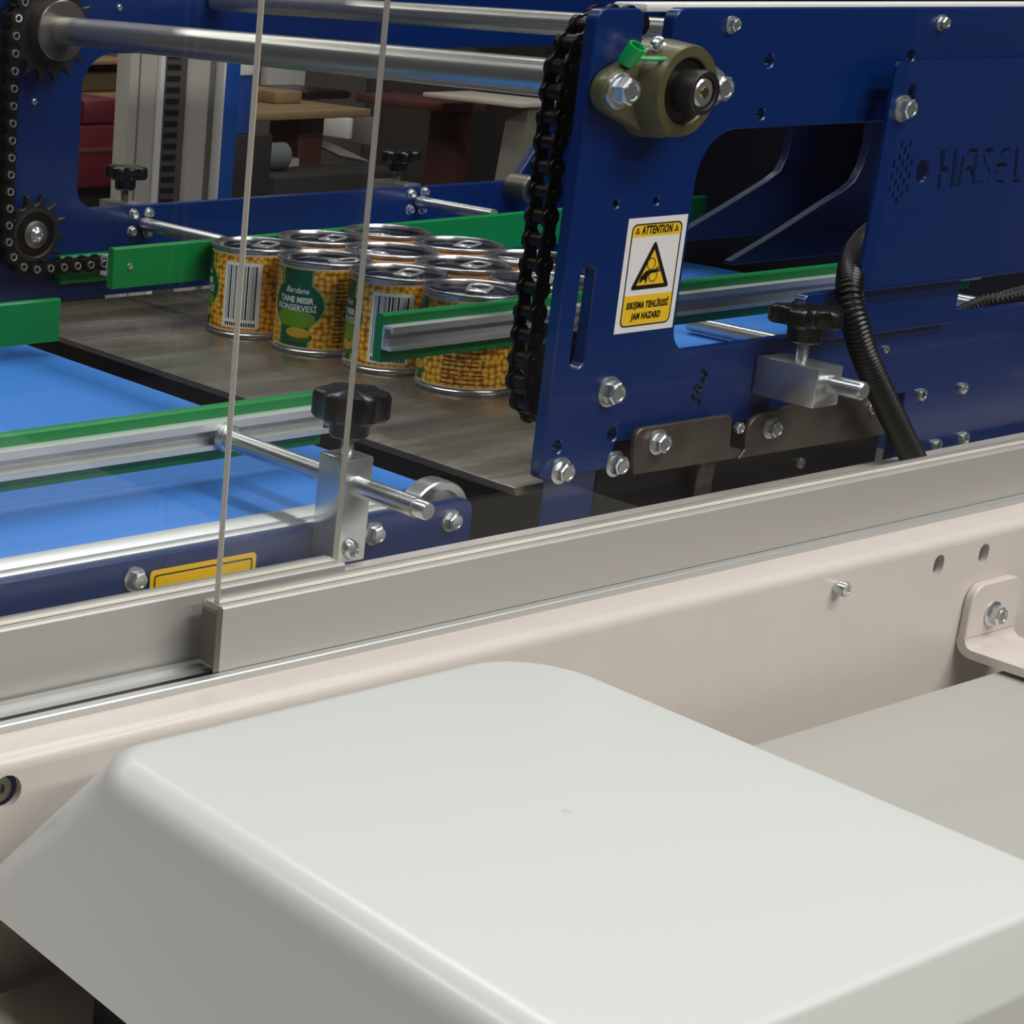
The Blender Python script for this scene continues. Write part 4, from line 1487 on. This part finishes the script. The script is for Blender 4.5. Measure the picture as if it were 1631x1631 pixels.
# beige machine column with cable duct
Yc = 1.95
c0, c1_ = low(203, 200, Yc).x, low(352, 200, Yc).x
mc = thing('machine_column', ((c0 + c1_) / 2, Yc + 0.1, -0.95), 'beige machine column with a slotted grey cable duct', 'column')
xA, xB, xC, xD, xE, xF = [low(u, 200, Yc).x for u in (203, 247, 254, 292, 333, 352)]
mk('left_panel', box(xA, xB, Yc, Yc + 0.03, -0.95, 0.9, 0.002), 'machine_beige', mc)
mk('left_seam', box(xA + (xB - xA) * .32, xA + (xB - xA) * .36, Yc - 0.001, Yc, -0.95, 0.9), 'post_grey', mc)
mk('edge_strip', box(xB, xC, Yc - 0.006, Yc + 0.03, -0.95, 0.9, 0.001), 'strip_white', mc)
dct = mk('cable_duct', box(xC, xD, Yc - 0.002, Yc + 0.03, -0.95, 0.9, 0.001), 'duct_grey', mc)
slm = to_mesh(box(-(xD - xC) * .30, (xD - xC) * .26, -0.0006, 0.0, -0.0034, 0.0034, 0.0006, 1), 'duct_slot', 'dark_hole')
for k in range(24):
    z = 0.245 - k * 0.0143
    put('duct_slot', slm, dct, ((xC + xD) / 2 - 0.002, Yc - 0.0021, z), (0, 0.02, 0))
mk('right_panel', box(xD, xE, Yc + 0.004, Yc + 0.03, -0.95, 0.9, 0.002), 'machine_beige', mc)
mk('grey_strip', box(xE, xF - 0.004, Yc + 0.012, Yc + 0.03, -0.95, 0.9, 0.001), 'post_grey', mc)  # plain grey strip beside the right panel
mk('edge_strip', box(xF - 0.004, xF, Yc - 0.004, Yc + 0.03, -0.95, 0.9, 0.001), 'strip_white', mc)

# red cabinet with things on top
Yr = 2.7
rc = thing('red_cabinet', (low(150, 250, Yr).x, Yr + 0.2, -0.95), 'dark red metal workshop cabinet left of the beige column', 'cabinet')
a_, b_ = low(60, 203, Yr), low(222, 203, Yr)
mk('body', box(a_.x, b_.x, Yr, Yr + 0.5, low(0, 308, Yr).z, a_.z, 0.005), 'red_paint', rc)
zs_ = low(150, 238, Yr).z
mk('drawer_gap', box(a_.x, b_.x, Yr - 0.002, Yr, zs_ - 0.004, zs_ + 0.004), 'red_brown', rc)
mk('plinth', box(a_.x, b_.x, Yr + 0.05, Yr + 0.5, -0.95, low(0, 308, Yr).z), 'dark_board', rc)
rect(70, 162, 133, 198, Yr + 0.001, 0.25, 'red_paint', 'red_case', 'small dark red case standing on the red cabinet', 'case')
rect(133, 170, 210, 198, Yr + 0.001, 0.2, 'white_box', 'metal_box', 'pale metal box beside the red case on the cabinet', 'box')
sh = thing('storage_shelf', (low(150, 130, 3.2).x, 3.3, -0.95), 'shelf with paper packs behind the red cabinet', 'shelf')
a_, b_ = low(40, 148, 3.2), low(240, 165, 3.2)
mk('shelf_board', box(a_.x, b_.x, 3.2, 3.6, low(150, 165, 3.2).z, low(150, 150, 3.2).z, .004), 'plywood', sh)
mk('upright', box(a_.x, a_.x + .05, 3.2, 3.6, -0.95, 0.8), 'post_grey', sh)
mk('upright', box(b_.x - .05, b_.x, 3.2, 3.6, -0.95, 0.8), 'post_grey', sh)
mk('upper_board', box(a_.x, b_.x, 3.2, 3.6, low(150, 104, 3.2).z, low(150, 95, 3.2).z, .004), 'plywood', sh)
o = mk('paper_pack', box(a_.x + .06, a_.x + .35, 3.25, 3.5, low(150, 150, 3.2).z + .0008, low(150, 118, 3.2).z, .006), 'cardboard')
tagit(o, 'brown paper pack lying on the shelf board', 'pack')

# blue post with bucket
Yb = 2.25
o = mk('blue_post', box(low(356, 200, Yb).x, low(378, 200, Yb).x, Yb, Yb + 0.06, -0.95, 0.9, 0.003), 'post_blue')
tagit(o, 'bright blue steel post right of the beige column', 'post')
bk = thing('blue_bucket', (low(404, 130, 2.5).x, 2.6, 0.0), 'blue bucket with a pale lid on a dark stand', 'bucket')
p = low(404, 140, 2.5)
pt_ = low(404, 122, 2.5)
mk('bucket_body', lathe([(0, 0), (0.062, 0), (0.070, 0.10), (0, 0.10)], (p.x, 2.6, pt_.z - 0.10), (0, 0, 1), 28), 'bucket_blue', bk)
mk('bucket_lid', lathe([(0, 0), (0.072, 0), (0.074, 0.004), (0.074, 0.03), (0, 0.034)], (p.x, 2.6, pt_.z), (0, 0, 1), 28), 'strip_white', bk)
o = mk('dark_stand', box(p.x - 0.09, p.x + 0.07, 2.52, 2.7, -0.95, pt_.z - 0.101, .004), 'dark_board')
tagit(o, 'dark stand carrying the blue bucket', 'stand')

# wooden work table
Yw = 3.0
a_, b_ = low(452, 186, Yw), low(592, 174, Yw)
zt_ = low(520, 176, Yw).z
zu_ = low(520, 189, Yw).z
wt = thing('work_table', ((a_.x + b_.x) / 2, Yw + .3, -0.95), 'wooden work table with thick red-brown leg', 'table')
mk('table_top', box(a_.x - .1, b_.x, Yw, Yw + 0.8, zu_, zt_, .004), 'plywood', wt)
l0, l1 = low(475, 230, Yw + .1).x, low(515, 230, Yw + .1).x
mk('leg', box(l0, l1, Yw + .1, Yw + .2, -0.95, zu_ - .0005, .006), 'red_brown', wt)
mk('leg', box(l0, l1, Yw + .6, Yw + .7, -0.95, zu_ - .0005, .006), 'red_brown', wt)
mk('foot_brace', box(l0 - .05, l0 - .01, Yw + .08, Yw + .12, -0.95, low(450, 262, Yw).z, .003), 'machine_beige', wt)
a2_ = low(440, 166, Yw)
o = mk('wooden_box', box(low(440, 150, Yw + .15).x, low(482, 150, Yw + .15).x, Yw + .15, Yw + .4, zt_ + .0005, low(440, 146, Yw + .15).z, .004), 'plywood')
tagit(o, 'small open wooden box on the work table', 'box')
o = mk('black_device', box(low(490, 150, Yw + .2).x, low(563, 150, Yw + .2).x, Yw + .2, Yw + .4, zt_ + .0005, low(520, 146, Yw + .2).z, .01), 'black_plastic')
tagit(o, 'black power tool case on the work table', 'case')
o = mk('white_board', box(low(427, 120, 3.9).x, low(487, 120, 3.9).x, 3.9, 3.93, low(440, 142, 3.9).z, 0.8, .003), 'white_box')
tagit(o, 'white board standing upright behind the work table', 'board')
for (u0, v0, u1, v1, Yq, m_, nm, lb_) in ((376, 238, 452, 262, 2.95, 'pipe_grey', 'steel_pipe', 'pale steel pipe lying low beside the blue post'), ):
    c_ = low((u0 + u1) / 2, (v0 + v1) / 2, Yq)
    o = mk(nm, cyl((low(u0, 250, Yq).x, Yq, c_.z), (low(u1, 250, Yq).x, Yq, c_.z), 0.028, 24, .003), m_)
    tagit(o, lb_, 'pipe')
    o = mk('dark_crate', box(low(u0, 250, Yq).x + .02, low(600, 250, Yq).x, Yq - .1, Yq + .04, -0.95, c_.z - 0.0282, .006), 'dark_board')
    tagit(o, 'low dark crate under the pale steel pipe', 'crate')
rect(520, 190, 552, 222, 3.6, .1, 'white_box', 'white_carton', 'white carton under the work table', 'carton')
rect(552, 188, 592, 232, 3.8, .1, 'post_grey', 'grey_drawer_unit', 'grey drawer unit behind the white carton', 'drawers')
bdp = [at(515, 222, 'y', 3.3), at(592, 258, 'y', 3.0), at(592, 262, 'y', 3.0), at(515, 226, 'y', 3.3)]
o = mk('slanted_board', prism(bdp, (0.02, 0.12, 0)), 'post_grey')
tagit(o, 'grey board leaning at a slant below the work table', 'board')
# dark cupboard wall and second table
rect(598, 60, 720, 420, 3.7, .4, 'cupboard_brown', 'dark_cupboard', 'tall dull brown cupboard behind the flat knob', 'cupboard')
s2 = thing('side_table', (low(735, 200, 3.3).x, 3.4, -0.95), 'small dark table with one thick leg before the cupboard', 'table')
mk('table_top', box(low(705, 170, 3.3).x, low(775, 170, 3.3).x, 3.3, 3.6, low(735, 178, 3.3).z, low(735, 164, 3.3).z, .004), 'red_brown', s2)
mk('leg', box(low(731, 200, 3.35).x, low(752, 200, 3.35).x, 3.35, 3.45, -0.95, low(735, 178, 3.3).z - .0005, .004), 'red_brown', s2)
rect(755, 60, 1010, 470, 4.2, .3, 'dark_board', 'black_cupboard', 'tall black cupboard at the end of the hall', 'cupboard')
s3 = thing('trestle', (low(850, 200, 3.0).x, 3.05, -0.95), 'grey trestle leg with pale top, right of the small dark table', 'trestle')
mk('trestle_top', box(low(828, 168, 3.0).x, low(905, 168, 3.0).x, 3.0, 3.3, low(840, 172, 3.0).z, low(840, 164, 3.0).z, .003), 'paper', s3)
lp = [low(842, 175, 3.02), low(866, 175, 3.02), low(848, 320, 3.02), low(836, 320, 3.02)]
mk('leg', prism([(lp[0].x, 3.02, low(842, 172, 3.0).z - .0005), (lp[1].x, 3.02, low(842, 172, 3.0).z - .0005), (lp[1].x - .1, 3.02, -0.95), (lp[0].x - .1, 3.02, -0.95)], (0, 0.06, 0)), 'post_grey', s3)

# machine head parts above the frame edge
tz = at(1300, 5, 'y', 0.90).z
o = mk('top_rail', box(1.12, 2.6, 0.90, 0.93, tz - 0.006, tz, .002), 'strip_white')
tagit(o, 'pale rail along the very top just behind the blue side plate', 'rail')
